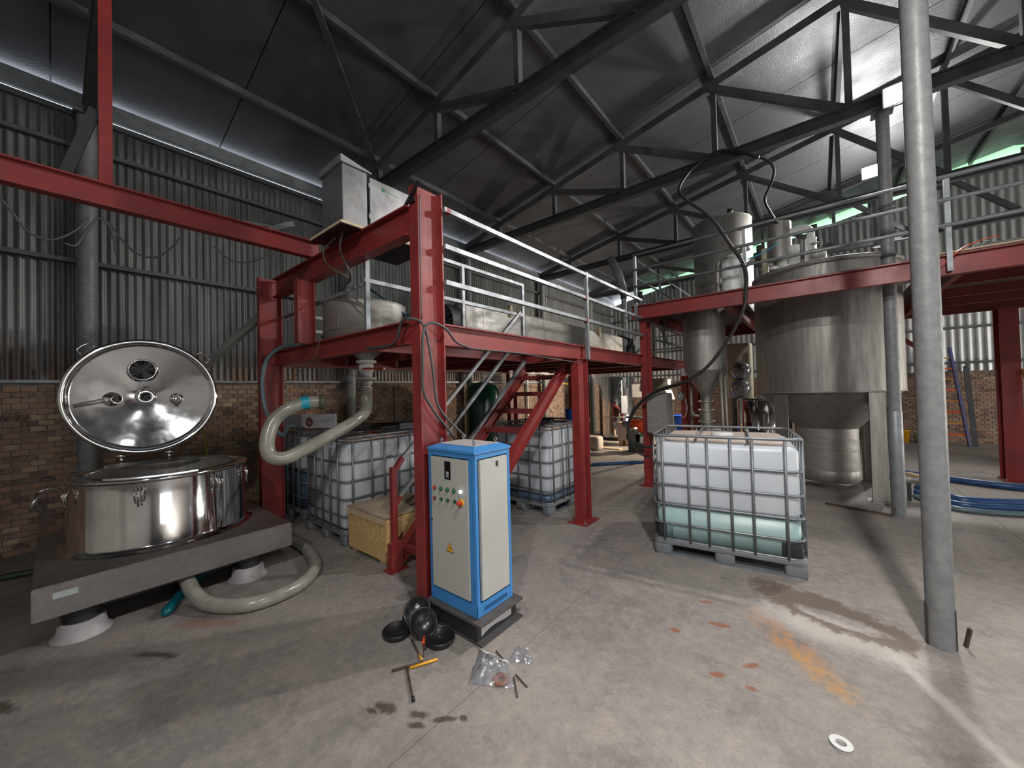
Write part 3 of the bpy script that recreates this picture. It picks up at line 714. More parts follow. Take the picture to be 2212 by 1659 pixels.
sp = obj('side_panel', MB().box(cx1-.02, cx1+.004, cy0+.048, cy1-.034, cz0+.098, cz1-.074), BEIGE, t, bevel=.003)
obj('side_latch', MB().box(cx1+.0045, cx1+.008, cy1-.155, cy1-.135, cz1-.135, cz1-.10), BLACK, sp)
gm = MB()
for k in range(16):
    y = cy0+.065+k*.0148; gm.box(cx1-.0005, cx1+.0025, y, y+.0085, cz0+.03, cz0+.055)
obj('vent_grille', gm, M('dark_blue_slots', (.02, .10, .25), rough=.5), t)
fy0 = cy0-.006
def dp(px, py): return on_y(px, py, fy0)
q = dp(967, 1016); dsp = obj('display', MB().box(q.x-.030, q.x+.030, fy0-.004, fy0-.0002, q.z-.062, q.z+.062), GLASSD, dr)
for k, (w, dz) in enumerate(((.016, -.012), (.02, -.024), (.016, -.036), (.012, -.046))):
    mb = MB()
    for j in (-1, 1): mb.box(q.x+j*.008-w/3, q.x+j*.008+w/3-.002, fy0-.0046, fy0-.0041, q.z+dz-.002, q.z+dz+.002)
    obj('digit_row', mb, DIGIT, dsp)
BEZ = M('black_bezel', (.02, .02, .02), rough=.4)
def button(px, py, m, rr=.0125, big=False):
    p = dp(px, py); o = obj('push_button', MB().lathe([(0, .013), (rr*.82, .013), (rr*.95, .010), (rr*.95, .003)], (p.x, fy0, p.z), 18, (0, -1, 0)), m, dr)
    obj('bezel', MB().lathe([(rr*.96, .002), (rr*1.2, .004), (rr*1.2, .0002)], (p.x, fy0, p.z), 18, (0, -1, 0)), BEZ, o)
    return p
def selector(px, py, m):
    p = dp(px, py); o = obj('selector_switch', MB().lathe([(0, .010), (.011, .010), (.0125, .007), (.0125, .0002)], (p.x, fy0, p.z), 18, (0, -1, 0)), BEZ, dr)
    obj('knob', MB().bar((p.x-.006, fy0-.013, p.z+.008), (p.x+.006, fy0-.013, p.z-.008), .006, .008, up=(0, 1, 0)), m, o)
for x, m in ((939.5, REDP), (953, GREENP), (967, GREENP), (981, GREENP)): button(x, 1052.5+(x-939)*.19, m)
p = button(996.5, 1062, INDL, .0135)
for x, m in ((939.5, REDP), (954, GREENP), (968, GREENP), (983, GREENP)): selector(x, 1075+(x-939)*.19, m)
p = dp(997, 1086)
o = obj('emergency_stop', MB().lathe([(0, .038), (.012, .037), (.0175, .030), (.0175, .024), (.011, .020), (.011, .004)], (p.x, fy0, p.z), 22, (0, -1, 0)), REDP, dr)
obj('yellow_collar', MB().lathe([(0, .003), (.024, .003), (.024, .0002)], (p.x, fy0, p.z), 22, (0, -1, 0)), YELLOW, o)
p = dp(934, 1121); obj('door_lock', MB().cyl((p.x, fy0-.0002, p.z), .007, .006, 14, (0, -1, 0)), BEZ, dr)
p = dp(972, 1183); h = .058
def tri(s, dy, th):
    vs = [(p.x-s*.60, 0, p.z-s*.5), (p.x+s*.60, 0, p.z-s*.5), (p.x, 0, p.z+s*.55)]
    return MB().add([(v[0], fy0-dy, v[2]) for v in vs]+[(v[0], fy0-dy-th, v[2]) for v in vs], [(0, 1, 2), (5, 4, 3), (0, 3, 4, 1), (1, 4, 5, 2), (2, 5, 3, 0)])
o = obj('warning_sign', tri(h*1.12, .0002, .0006), BEZ, dr)
s2 = obj('sign_face', tri(h*.94, .0010, .0005), YELLOW, o)
bolt = [(.004, .017), (-.006, -.001), (-.0005, -.001), (-.004, -.016), (.007, .004), (.0012, .004)]
mb = MB(); mb.add([(p.x+u, fy0-.0017, p.z-.006+v) for u, v in bolt]+[(p.x+u, fy0-.0021, p.z-.006+v) for u, v in bolt], [tuple(range(5, -1, -1)), tuple(range(6, 12))]+[(i, (i+1) % 6, 6+(i+1) % 6, 6+i) for i in range(6)])
obj('lightning_bolt', mb, BEZ, s2)

# ------------------------------------------------------------------ intermediate bulk containers
LX, LY = 1.18, .98
RINGS = [.155, .31, .49, .68, .88, 1.15]
def ring_pts(z, r=.07, ins=0.):
    out = []
    for cx, cy, a in ((LX/2-r, LY/2-r, 0), (-LX/2+r, LY/2-r, PI/2), (-LX/2+r, -LY/2+r, PI), (LX/2-r, -LY/2+r, 1.5*PI)):
        for k in range(5): t_ = a+PI/2*k/4; out.append((cx+(r-ins)*math.cos(t_), cy+(r-ins)*math.sin(t_), z))
    return out
def make_ibc(label, liquid=None, lz=.5, pads=False, cap=REDP):
    t = thing('bulk_container', label, 'tank', group='caged bulk containers')
    pd = obj('pallet', MB().rbox(-LX/2-.01, LX/2+.01, -LY/2-.01, LY/2+.01, .105, .15, .05, 3, .006), PALS, t, local=True)
    fsrc = None
    for x in (-LX/2+.07, 0, LX/2-.07):
        for y in (-LY/2+.06, 0, LY/2-.06):
            if fsrc is None: fsrc = obj('pallet_foot', MB().rbox(-.08, .08, -.065, .065, .016, .106, .03, 3, .004), PALS, pd, local=True); fsrc.location = (x, y, 0)
            else: inst(fsrc, pd, (x, y, 0))
    for y in (-LY/2+.06, 0, LY/2-.06): obj('pallet_runner', MB().box(-LX/2+.01, LX/2-.01, y-.06, y+.06, 0, .016), PALS, pd, local=True)
    z0 = .152
    if liquid:
        obj('liquid_level', MB().rbox(-LX/2+.015, LX/2-.015, -LY/2+.015, LY/2-.015, z0, lz, .09, 5, 0), liquid, t, local=True); z0 = lz
        bt = MB()
        bt.rbox(-LX/2+.015, LX/2-.015, -LY/2+.015, LY/2-.015, z0+.0005, 1.085, .09, 5, .05)
    else: bt = MB().rbox(-LX/2+.015, LX/2-.015, -LY/2+.015, LY/2-.015, z0, 1.085, .09, 5, .05)
    bo = obj('bottle', bt, IBCP, t, local=True)
    obj('bottle_top', MB().rbox(-LX/2+.085, LX/2-.085, -LY/2+.085, LY/2-.085, 1.083, 1.11, .09, 4, .013), IBCT, bo, local=True)
    obj('screw_cap', MB().lathe([(0, .035), (.085, .035), (.1, .025), (.1, 0)], (0, 0, 1.109), 24), cap, bo, local=True)
    for z in RINGS: obj('cage_ring', MB().tube(ring_pts(z), .0115 if z < 1.1 else .0145, 8, closed=True), CAGE, t, local=True)
    vsrc = None
    def vb(x, y):
        nonlocal vsrc
        if vsrc is None: vsrc = obj('cage_bar', MB().tube([(0, 0, .15), (0, 0, 1.14)], .0115, 8), CAGE, t, local=True); vsrc.location = (x, y, 0)
        else: inst(vsrc, t, (x, y, 0))
    for y in (-LY/2-.012, LY/2+.012):
        for x in (-.50, -.275, -.115, .07, .235, .47): vb(x, y)
    for x in (-LX/2-.012, LX/2+.012):
        for y in (-.37, -.19, 0, .19, .37): vb(x, y)
    for x in (-.2, .22): obj('top_bar', MB().tube([(x, -LY/2, 1.15), (x, LY/2, 1.15)], .013, 8), CAGE, t, local=True)
    if pads:
        for x, y in ((-LX/2+.10, -LY/2), (LX/2-.10, -LY/2), (-LX/2+.10, LY/2), (LX/2-.10, LY/2)):
            s = 1 if y > 0 else -1
            obj('corner_guard', MB().rbox(x-.088 if x < 0 else x-.105, x+.105 if x < 0 else x+.088, min(y-s*.015, y-s*.11), max(y-s*.015, y-s*.11), .158, .285, .04, 4, .004), DARKP, t, local=True)
    return t
def put(o, x, y, rot): o.location = (x, y, 0); o.rotation_euler = (0, 0, rot); return o
a = math.atan2(3.91-3.735, 1.136)
ibcR = make_ibc('white caged container half full of pale green liquid, in the open floor on the right', LIQ, .47, True, WHITE)
put(ibcR, -.714-math.sin(a)*.5, 3.82+math.cos(a)*.5, a)
ibcM = make_ibc('white caged container with a dark blue band at its base, beyond the stairs', LIQB, .245)
put(ibcM, -3.21, 4.61, PI/2)
ibcL = make_ibc('white caged container under the mezzanine, behind the strand board crate')
put(ibcL, -4.45, 2.56, PI/2)
ibcK = make_ibc('shaded caged container behind the red mezzanine column, half dark liquid', LIQB, .62)
put(ibcK, -5.62, 2.62, PI/2)
ibcF = make_ibc('distant white caged container beyond the rear red column at the right edge')
put(ibcF, 3.5, 11.6, .1)
obj('paper_label', MB().box(.19, .37, -.4785, -.4755, .60, .86), WHITE, ibcM, local=True)
# ------------------------------------------------------------------ polished centrifuge on its tray (left)
ctr = Vector((-4.72, .66, 0)); TZ0, TZ1 = .215, .43
cf = thing('centrifuge', 'polished stainless centrifuge drum with its round lid propped open, on a steel tray', 'machine', (ctr.x, ctr.y, 0))
tx0, tx1, ty0, ty1 = -5.45, -3.90, -.09, 1.43
tr = obj('base_tray', MB().box(tx0, tx1, ty0, ty1, TZ0, TZ1), SST, cf, bevel=.006)
q = on_x(142, 1281, tx1+.001); obj('name_plate', MB().box(tx1+.0005, tx1+.003, q.y-.055, q.y+.055, q.z-.02, q.z+.02), M('grey_label', (.45, .48, .50), rough=.5), tr)
for x, y in ((-4.06, .13), (-4.06, 1.12), (-5.25, .62)):
    f = obj('foot', MB().lathe([(.15, 0), (.15, .01), (.125, .03), (.115, .10), (.115, .10), (.11, .105), (0, .105)], (x, y, 0), 28), M('pale_painted_foot', (.42, .40, .41), (.33, .31, .32), rough=.5, scale=9), cf)
    obj('isolator', MB().cyl((x, y, .105), .095, TZ0-.105, 20), RUBBER, f)
obj('under_frame', MB().box(tx0+.1, tx1-.22, ty0+.15, ty1-.15, .12, TZ0-.001), BLACK, cf)
DR = .60; DZ = 1.0
dm = obj('drum', MB().lathe([(DR+.06, TZ1+.001), (DR+.02, TZ1+.012), (DR, TZ1+.04), (DR, DZ-.05), (DR, DZ-.03)], ctr, 72), SSM, cf)
obj('drum_rim', MB().lathe([(DR, DZ-.035), (DR+.012, DZ-.035), (DR+.022, DZ-.02), (DR+.022, DZ-.005), (DR+.01, DZ), (DR-.10, DZ), (DR-.10, DZ-.012)], ctr, 72), SSM, dm)
obj('inner_basket', MB().lathe([(DR-.10, DZ-.012), (DR-.13, DZ-.05), (DR-.13, TZ1+.15), (0, TZ1+.15)], ctr, 48), SSB, dm)
# lid, propped up facing the room
lc = Vector((-5.19, .585, 1.655)); ln = Vector((.985, -.14, .03)).normalized()
LR = .565
ld = obj('lid', MB().lathe([(LR-.045, .022), (LR-.05, .004), (LR-.075, -.004), (LR*.6, -.05), (LR*.3, -.085), (.075, -.112), (.06, -.12)], lc, 96, ln), SSL, cf)
obj('lid_rim', MB().lathe([(LR-.046, .020), (LR-.035, .034), (LR-.012, .034), (LR, .022), (LR, -.02), (LR-.03, -.035), (LR-.08, -.03), (LR*.6, -.085), (.06, -.15), (.06, -.12)], lc, 96, ln), SSM, ld)
lu = Vector((0, 0, 1)); lu = (lu-ln*lu.dot(ln)).normalized(); lr = lu.cross(ln)     # lr points to the right seen from the room
def lp(u, v, h=0.): return lc+lr*u+lu*v+ln*h
def cone_h(u, v):
    r = math.hypot(u, v)/LR; return -.004-.115*(1-min(r/.87, 1))
# sight port at the top
u, v = -.02, .265; h = cone_h(u, v)+.03
pt = obj('sight_port', MB().lathe([(.120, -.05), (.106, .0), (.098, .006), (.092, -.002), (.090, -.012)], lp(u, v, h), 40, ln), SSM, ld)
obj('port_dark_disc', MB().lathe([(0, -.008), (.0905, -.008)], lp(u, v, h), 40, ln), DARKP, pt)  # matte black disc: darkness inside the port put into its colour
# centre boss and two nozzles
bs = obj('centre_boss', MB().lathe([(.085, -.02), (.075, .005), (.05, .012), (.038, .005), (.034, -.03)], lp(0, 0, -.105), 32, ln), SSM, ld)
obj('bore_dark_disc', MB().lathe([(0, -.028), (.036, -.028)], lp(0, 0, -.105), 24, ln), DARKP, bs)  # black disc, shade of the empty bore painted in
u, v = -.225, -.02; h = cone_h(u, v)
nz = obj('feed_nozzle', MB().lathe([(.07, -.01), (.06, .012), (.045, .014), (.045, .07), (.036, .07), (.036, .0)], lp(u, v, h), 28, (ln+lr*.5).normalized()), SSM, ld)
obj('mouth_dark_disc', MB().lathe([(0, .066), (.036, .066)], lp(u, v, h), 24, (ln+lr*.5).normalized()), DARKP, nz)  # black disc carrying the shade inside the nozzle as colour
obj('spray_pipe', MB().tube([lp(-.46, -.075, .0), lp(-.28, -.03, -.015)], .02, 12), SSB, ld)
u, v = .235, -.03; h = cone_h(u, v)
nz = obj('rinse_nozzle', MB().lathe([(.06, -.01), (.05, .012), (.036, .014), (.034, .04), (.024, .04), (.022, .0)], lp(u, v, h), 28, ln), SSM, ld)
obj('wash_pipe', MB().tube([lp(.245, -.03, h+.05), lp(.225, -.10, h+.01)], .013, 10), SSB, ld)
# wire handles on the rim
for s, a0 in ((-1, math.radians(131)), (1, math.radians(42))):
    d = Vector((math.cos(a0), math.sin(a0))); tt = Vector((-d.y, d.x))
    pts = []
    for k, (o1, o2) in enumerate(((-.055, .0), (-.05, .065), (.05, .065), (.055, .0))):
        c2 = d*(LR+o2)+tt*o1; pts.append(lp(c2.x, c2.y, -.01))
    obj('lid_handle', MB().tube(smooth_pts(pts, 2), .006, 8), SSM, ld)
# hinge brackets from drum rim to lid
for s in (-.17, .17):
    foot = lp(s, -LR-.0, -.02); base = Vector((foot.x+.02, foot.y, DZ))
    obj('hinge_post', MB().tube([base, foot+Vector((0, 0, .02))], .012, 10), SSM, cf)
    obj('hinge_knuckle', MB().lathe([(0, -.03), (.022, -.03), (.022, .03), (0, .03)], foot+Vector((0, 0, -.005)), 14, lr), SSM, cf)
hl = MB(); hl.sweep([(-.02, -.0), (.02, 0), (.02, .03), (-.02, .03)], Vector((-5.13, .30, DZ)), Vector((-5.02, .95, DZ)), Vector((1, -.1, 0)).normalized(), (0, 0, 1))
obj('hinge_rail', hl, SSM, cf)
# clamps round the rim
for az in (-22, 26, 60, -72):
    ar = math.radians(az); d = Vector((math.cos(ar), math.sin(ar), 0)); tt = Vector((-d.y, d.x, 0)); p = ctr+d*(DR+.02)+Vector((0, 0, DZ-.06))
    mb = MB()
    for s in (-1, 1):
        mb.tube([p+tt*.022*s+d*.0, p+tt*.024*s+d*.02+Vector((0, 0, -.05)), p+tt*.018*s+d*.012+Vector((0, 0, -.12))], .006, 8)
    mb.tube([p+tt*.02+d*.012+Vector((0, 0, -.12)), p-tt*.02+d*.012+Vector((0, 0, -.12))], .006, 8)
    mb.tube([p+d*.015, p+d*.018+Vector((0, 0, -.15))], .007, 8)
    obj('swing_clamp', mb, SSM, cf)
p = ctr+Vector((math.cos(-1.5), math.sin(-1.5), 0))*(DR+.02)+Vector((0, 0, DZ-.06))
lv = obj('lock_lever', MB().tube([p, p+Vector((.02, -.09, .01)), p+Vector((.03, -.115, -.02))], .01, 8), SSM, cf)
obj('lever_grip', MB().tube([p+Vector((.03, -.11, -.01)), p+Vector((.06, -.15, -.12))], [.012, .009], 10), SSM, lv)

# thick drain hose curling on the floor, teal hose under it
pts = [(-4.25, .70, .13), (-4.02, .69, .15), (-3.86, .70, .10), (-3.66, .75, .055), (-3.45, .88, .05), (-3.36, 1.05, .05), (-3.40, 1.30, .05), (-3.60, 1.50, .05), (-3.95, 1.62, .05), (-4.4, 1.66, .05), (-4.8, 1.6, .05)]
hs = one('drain_hose', MB().tube(smooth_pts(pts, 6), .052, 14), HOSE, 'thick grey drain hose curling out from under the centrifuge tray', 'hose')
pts = [(-4.5, .95, .045), (-4.2, .75, .04), (-3.95, .60, .035), (-3.80, .52, .033)]
one('teal_hose', MB().tube(smooth_pts(pts, 5), [.04]*10+[.036]*4+[.03, .012], 12), M('teal_rubber', (.0, .10, .13), rough=.3), 'short teal hose end lying under the centrifuge tray', 'hose')
one('garden_hose', MB().tube(smooth_pts([(-6.2, -1.2, .03), (-5.9, -.5, .03), (-5.75, 0, .03), (-5.6, .5, .03), (-5.7, 1.2, .03)], 5), .03, 10), M('dull_green_rubber', (.03, .045, .02), rough=.4), 'dull green hose on the dark floor behind the centrifuge', 'hose')
# yellow-green broom stick behind the drum
one('broom_stick', MB().tube([(-5.75, 1.35, 0), (-6.1, 1.2, 1.25)], .012, 8), M('yellow_green_stick', (.30, .33, .05), rough=.5), 'thin yellow green stick leaning behind the centrifuge', 'stick')

# ------------------------------------------------------------------ strand board crate by the stairs
t = thing('strand_board_crate', 'open pale strand board crate at the foot of the stairs', 'crate', (-3.5, 2.1, 0))
bx0, bx1, by0, by1, bz = -3.88, -3.2, 1.97, 2.62, .44
obj('front_panel', MB().box(bx0, bx1, by0, by0+.02, .04, bz), OSB, t)
obj('side_panel', MB().box(bx1-.02, bx1, by0+.02, by1, .04, bz), OSB, t)
obj('side_panel', MB().box(bx0, bx0+.02, by0+.02, by1, .04, bz), OSB, t)
obj('rear_panel', MB().box(bx0+.02, bx1-.02, by1-.02, by1, .04, bz), OSB, t)
obj('lid_board', MB().box(bx0-.01, bx1+.01, by0-.01, by1+.01, bz, bz+.02), M('dusty_board', (.36, .28, .20), (.28, .22, .16), rough=.8, scale=8), t)
obj('rim_batten', MB().box(bx0-.012, bx1+.012, by0-.014, by0-.0005, bz-.05, bz), PALEW, t)
for x in (bx0+.04, bx1-.12): obj('skid', MB().box(x, x+.08, by0+.02, by1-.02, 0, .04), PALEW, t)
# ------------------------------------------------------------------ big cone-bottomed tank
c = Vector((.05, 7.71, 0)); R = .895
bt = thing('cone_tank', 'large streaked stainless cone-bottomed tank under the upper platform', 'tank', (c.x, c.y, 0))
sh = obj('shell', MB().lathe([(R, 1.49), (R, 3.34), (R, 3.34), (R-.02, 3.36), (R-.02, 3.36), (.2, 3.41), (0, 3.41)], c, 72), SSB, bt)
for z in (2.42,): obj('weld_seam', MB().lathe([(R, z-.006), (R+.004, z), (R, z+.006)], c, 72), SSD, sh)
obj('bottom_seam', MB().lathe([(R-.03, 1.475), (R+.006, 1.478), (R+.006, 1.495), (R, 1.50)], c, 72), SSD, sh)
obj('top_rim', MB().lathe([(R, 3.29), (R+.025, 3.30), (R+.025, 3.35), (R, 3.36)], c, 72), SSD, sh)
obj('cone', MB().lathe([(R-.03, 1.478), (.80, 1.40), (.37, .92)], c, 56), SSB, bt)
obj('skirt', MB().lathe([(.375, .925), (.375, .30), (.375, .30), (.36, .14), (.36, .12), (0, .12)], c, 48), SSD, bt)
obj('skirt_band', MB().lathe([(.376, .30), (.384, .29), (.384, .15), (.37, .135)], c, 48), SSB, bt)
for az in (-52, -128, 52, 128):
    ar = math.radians(az); d = Vector((math.cos(ar), math.sin(ar), 0)); tt = Vector((-d.y, d.x, 0)); p = c+d*(R-.06)
    L = [(-.11, 0), (.11, 0), (.11, -.012), (.006, -.012), (.006, -.12), (-.006, -.12), (-.006, -.012), (-.11, -.012)]
    lg = obj('leg', MB().sweep([(x, y+.03) for x, y in L], p+Vector((0, 0, .012)), p+Vector((0, 0, 1.62)), tt, d), SSB, bt)
    obj('foot_plate', MB().box(p.x-.12, p.x+.12, p.y-.12, p.y+.12, 0, .012), SSD, lg)
# fittings on top
def stub(par, name, x, y, z0, z1, r, m=SSD, seg=28, lip=True):
    pr = [(0, z0), (r, z0), (r, z0), (r, z1), (r, z1), (0, z1)]
    if lip: pr = [(0, z0), (r*1.12, z0), (r*1.12, z0), (r*1.12, z0+.02), (r, z0+.02), (r, z1-.02), (r*1.05, z1-.015), (r*1.05, z1), (r*1.05, z1), (0, z1)]
    return obj(name, MB().lathe(pr, (x, y, 0), seg), m, par)
p = on_y(1684, 545, 7.45); q = on_y(1684, 484, 7.45)
stub(bt, 'agitator_mount', p.x, 7.45, 3.385, 3.58, .09, SSB); mtr = stub(bt, 'agitator_motor', p.x, 7.45, 3.58, q.z, .165, SSB, lip=False)
p1 = on_y(1762, 565, 7.35); stub(bt, 'inlet_neck', p1.x, 7.35, 3.385, 3.62, .13, SSD)
pv = stub(bt, 'valve_body', p1.x-.05, 7.35, 3.62, 3.83, .07, WHITE)
obj('valve_wheel', MB().tube([(p1.x-.05+.11, 7.28+.0, 3.72+.0), (p1.x-.05, 7.28, 3.72)], .016, 10).cyl((p1.x+.06, 7.28, 3.72), .045, .03, 16, (1, 0, 0)), SSD, pv)
ub = [(p1.x-.05, 7.35, 3.83), (p1.x-.05, 7.35, 3.93), (p1.x-.10, 7.36, 4.0), (p1.x-.24, 7.40, 4.03), (p1.x-.40, 7.44, 3.97)]
obj('bend_pipe', MB().tube(smooth_pts(ub, 5), .05, 14), WHITE, bt)
p2 = on_y(1714, 560, 7.2); stub(bt, 'filter_pot', p2.x, 7.2, 3.385, 3.72, .085, WHITE)
for px_ in (1672, 1696): p3 = on_y(px_, 572, 7.1); stub(bt, 'blank_flange', p3.x, 7.1, 3.385, 3.43, .07, WHITE, lip=False)
p4 = on_y(1652, 560, 7.5); stub(bt, 'vent_pipe', p4.x, 7.5, 3.385, 3.86, .05, M('cream_pipe', (.5, .45, .33), rough=.5), lip=False)

# ------------------------------------------------------------------ slim cone tank with valve stack
c2 = Vector((-1.53, 7.10, 0)); r2 = .325
t = thing('slim_cone_tank', 'slim stainless cone-bottomed tank with a valve stack under its tip', 'tank', (c2.x, c2.y, .45))
obj('shell', MB().lathe([(r2, 1.88), (r2, 3.02), (r2, 3.02), (0, 3.04)], c2, 48), SSB, t)
obj('weld_seam', MB().lathe([(r2, 2.494), (r2+.004, 2.5), (r2, 2.506)], c2, 48), SSD, t)
obj('cone', MB().lathe([(r2, 1.88), (.085, 1.47), (.085, 1.36)], c2, 40), SSB, t)
for z0, z1, rr, nm in ((1.34, 1.36, .12, 'flange'), (1.22, 1.34, .085, 'neck'), (1.19, 1.22, .13, 'flange'), (1.02, 1.19, .10, 'valve_body'), (.99, 1.02, .13, 'flange'), (.80, .99, .09, 'sight_tube'), (.77, .80, .13, 'flange'), (.45, .77, .08, 'outlet_pipe')):
    stub(t, nm, c2.x, c2.y, z0, z1, rr, M('dull_brass_steel', (.33, .32, .27), rough=.4, metal=.7) if nm != 'flange' else SSD, 24, lip=False)
obj('valve_actuator', MB().tube([(c2.x-.1, c2.y-.03, 1.1), (c2.x-.22, c2.y-.05, 1.12)], .028, 10).tube([(c2.x-.18, c2.y-.05, 1.15), (c2.x-.24, c2.y-.06, 1.15)], .03, 10), SSD, t)
for s, y in ((1, -.2), (1, .15)): obj('support_leg', MB().tube([(c2.x+.27, c2.y+y, 1.95), (c2.x+.30, c2.y+y, 0)], .022, 10), SSD, t)
obj('support_leg', MB().tube([(c2.x-.28, c2.y+.2, 1.95), (c2.x-.30, c2.y+.25, 0)], .022, 10), SSD, t)
obj('rag_bracket', MB().box(c2.x-r2-.03, c2.x-r2+.06, c2.y-.14, c2.y+.02, 1.80, 1.93), SSD, t)
mb = MB().tube(smooth_pts([(c2.x+.02, c2.y-.1, .86), (c2.x+.22, c2.y-.1, .88), (c2.x+.36, c2.y, .70), (c2.x+.6, c2.y+.2, .62)], 5), .045, 12)
obj('branch_hose', mb, PVCG, t)

# tall cylinder and smaller vessels on the upper deck
UD = UZ1+.013
def vessel(name, label, x, y, r, z0, z1, m, dome=.08, cat='tank'):
    t = thing(name, label, cat, (x, y, z0))
    obj('shell', MB().lathe([(0, z0), (r, z0), (r, z0), (r, z1-dome), (r*.9, z1-dome*.4), (r*.55, z1-dome*.08), (0, z1)], (x, y, 0), 40), m, t)
    obj('seam', MB().lathe([(r, z1-dome-.008), (r+.006, z1-dome), (r, z1-dome+.004)], (x, y, 0), 40), SSD, t)
    return t
t = vessel('deck_silo', 'tall dull steel cylinder standing on the upper platform', -1.40, 8.25, .5, UD, 4.80, SSB, .06)
obj('lid_nozzle', MB().tube([(-1.25, 8.05, 4.78), (-1.2, 8.0, 4.9)], .05, 12), BLACK, t)
p = on_y(1583, 600, 6.4); p = (p.x, 6.40)
t = vessel('deck_receiver', 'short bright steel vessel behind the upper platform railing', p[0], 6.40, .15, UD, 3.52, WHITE, .03)
obj('side_pipe', MB().tube(smooth_pts([(p[0]-.2, 6.45, UD), (p[0]-.2, 6.45, 3.42), (p[0]-.13, 6.45, 3.52), (p[0]+.05, 6.45, 3.58), (p[0]+.22, 6.45, 3.62)], 5), .04, 12), SSD, t)
obj('slanted_pipe', MB().tube([(p[0]-.28, 6.52, 3.02), (p[0]+.25, 6.58, 3.48)], .03, 10), SSD, t)
p = on_y(1897, 500, 7.0)
one('hanging_duct', MB().cyl((p.x, 7.0, 3.42), .06, .62, 20), GALV, 'short grey pipe standing on the tank top beside the rear column', 'pipe')
# cabling and a terminal box at the right end of the upper deck
t = thing('terminal_box', 'grey motor frame with a pale board at the right end of the upper platform', 'box', (2.0, 6.6, UD))
obj('frame', MB().box(1.5, 2.9, 6.55, 6.95, UD, UD+.16), M('grey_green_enamel', (.16, .17, .16), rough=.5), t)
obj('pale_board', MB().box(1.78, 2.35, 6.51, 6.545, UD+.04, UD+.17), PALEW, t)
t = thing('fastener_heap', 'small heap of bright fittings on the upper platform edge', 'fittings', (1.33, 6.2, UD))
for k in range(6):
    a_ = k*1.1; obj('fitting', MB().tube([(1.33+.06*math.cos(a_), 6.2+.05*math.sin(a_), UD+.02), (1.36+.05*math.cos(a_+1), 6.2+.05*math.sin(a_+2), UD+.05+.01*k)], .016, 8), GALV, t)
one('orange_cord', MB().tube(smooth_pts([on_y(1975, 585, 6.02), on_y(2025, 575, 6.0), on_y(2050, 560, 6.0), on_y(2080, 535, 6.0), on_y(2130, 515, 6.1), on_y(2160, 510, 6.2)], 5), .005, 6), ORANGE, 'thin orange cord hanging over the upper platform beam', 'cord')

# ------------------------------------------------------------------ lower deck: pot, motor, trough
DZK = ZB1+.012
t = thing('mixing_pot', 'dull steel open pot set in the mezzanine deck with a valve below', 'pot', (-4.0, 2.27, 1.78))
obj('shell', MB().lathe([(.075, 2.0), (.10, 2.04), (.20, 2.12), (.44, 2.2), (.44, 2.60), (.44, 2.60), (.45, 2.61), (.44, 2.615), (.43, 2.60), (.43, 2.25), (0, 2.1)], (-4.0, 2.27, 0), 48), SSD, t)
for az in (-75, -15): 
    ar = math.radians(az); obj('label_plate', MB().bar((-4.0+.442*math.cos(ar), 2.27+.442*math.sin(ar), 2.3), (-4.0+.442*math.cos(ar), 2.27+.442*math.sin(ar), 2.44), .16, .012, up=(math.cos(ar), math.sin(ar), 0)), SSB, t)
vb_ = obj('ball_valve', MB().lathe([(0, 2.0), (.075, 2.0), (.11, 2.0), (.11, 2.0), (.11, 1.975), (.07, 1.97), (.082, 1.93), (.082, 1.89), (.06, 1.85), (.06, 1.815), (.11, 1.81), (.11, 1.785), (.11, 1.785), (0, 1.785)], (-4.0, 2.27, 0), 24), M('white_valve_plastic', (.46, .46, .45), rough=.45), t)
obj('valve_handle', MB().bar((-3.93, 2.20, 1.905), (-3.68, 2.30, 1.895), .035, .02), REDP, vb_)
one('pump_motor', MB().lathe([(0, 0), (.10, 0), (.10, .0), (.10, .22), (.07, .24), (.07, .36), (0, .36)], (-3.62, 2.62, 2.46), 24, (.5, .85, .1)).box(-3.62, -3.42, 2.72, 2.9, DZK, 2.40), BLACK, 'black pump motor beside the pot on the mezzanine deck', 'motor')
one('dip_rod', MB().tube([on_x(800, 625, -3.75), on_x(885, 685, -3.6)], .012, 8), M('blue_grey_rod', (.04, .10, .16), rough=.4), 'thin blue grey rod leaning out of the mezzanine pot', 'rod')
t = thing('long_trough', 'long dull steel trough lying along the mezzanine deck', 'trough', (-3.8, 5.9, DZK))
pr = [(-.26, .02), (.26, .02), (.28, .30), (.27, .62), (.25, .65), (-.25, .65), (-.27, .62), (-.28, .30)]
obj('body', MB().sweep(pr, (-3.82, 3.42, DZK), (-3.82, 8.45, DZK), (1, 0, 0), (0, 0, 1)), SSD, t)
for y in (3.75, 5.2, 6.6, 8.0):
    obj('band', MB().sweep([(x*1.012, z*1.01) for x, z in pr], (-3.82, y, DZK), (-3.82, y+.03, DZK), (1, 0, 0), (0, 0, 1)), SSB, t)
obj('drive_drum', MB().cyl((-3.82, 3.20, DZK+.34), .27, .21, 36, (0, 1, 0)), RUBBER, t)
for y in (4.3, 7.2): obj('lid_latch', MB().box(-3.57, -3.52, y, y+.06, DZK+.55, DZK+.72), M('tan_latch', (.35, .27, .18), rough=.6), t)
for y in (3.8, 8.0): obj('saddle', MB().box(-4.1, -3.54, y-.05, y+.05, DZK, DZK+.03), SSD, t)
t = thing('riser_pipe', 'pale grey riser pipe with a black top behind the railing near the upper platform', 'pipe', (-3.3, 7.75, DZK))
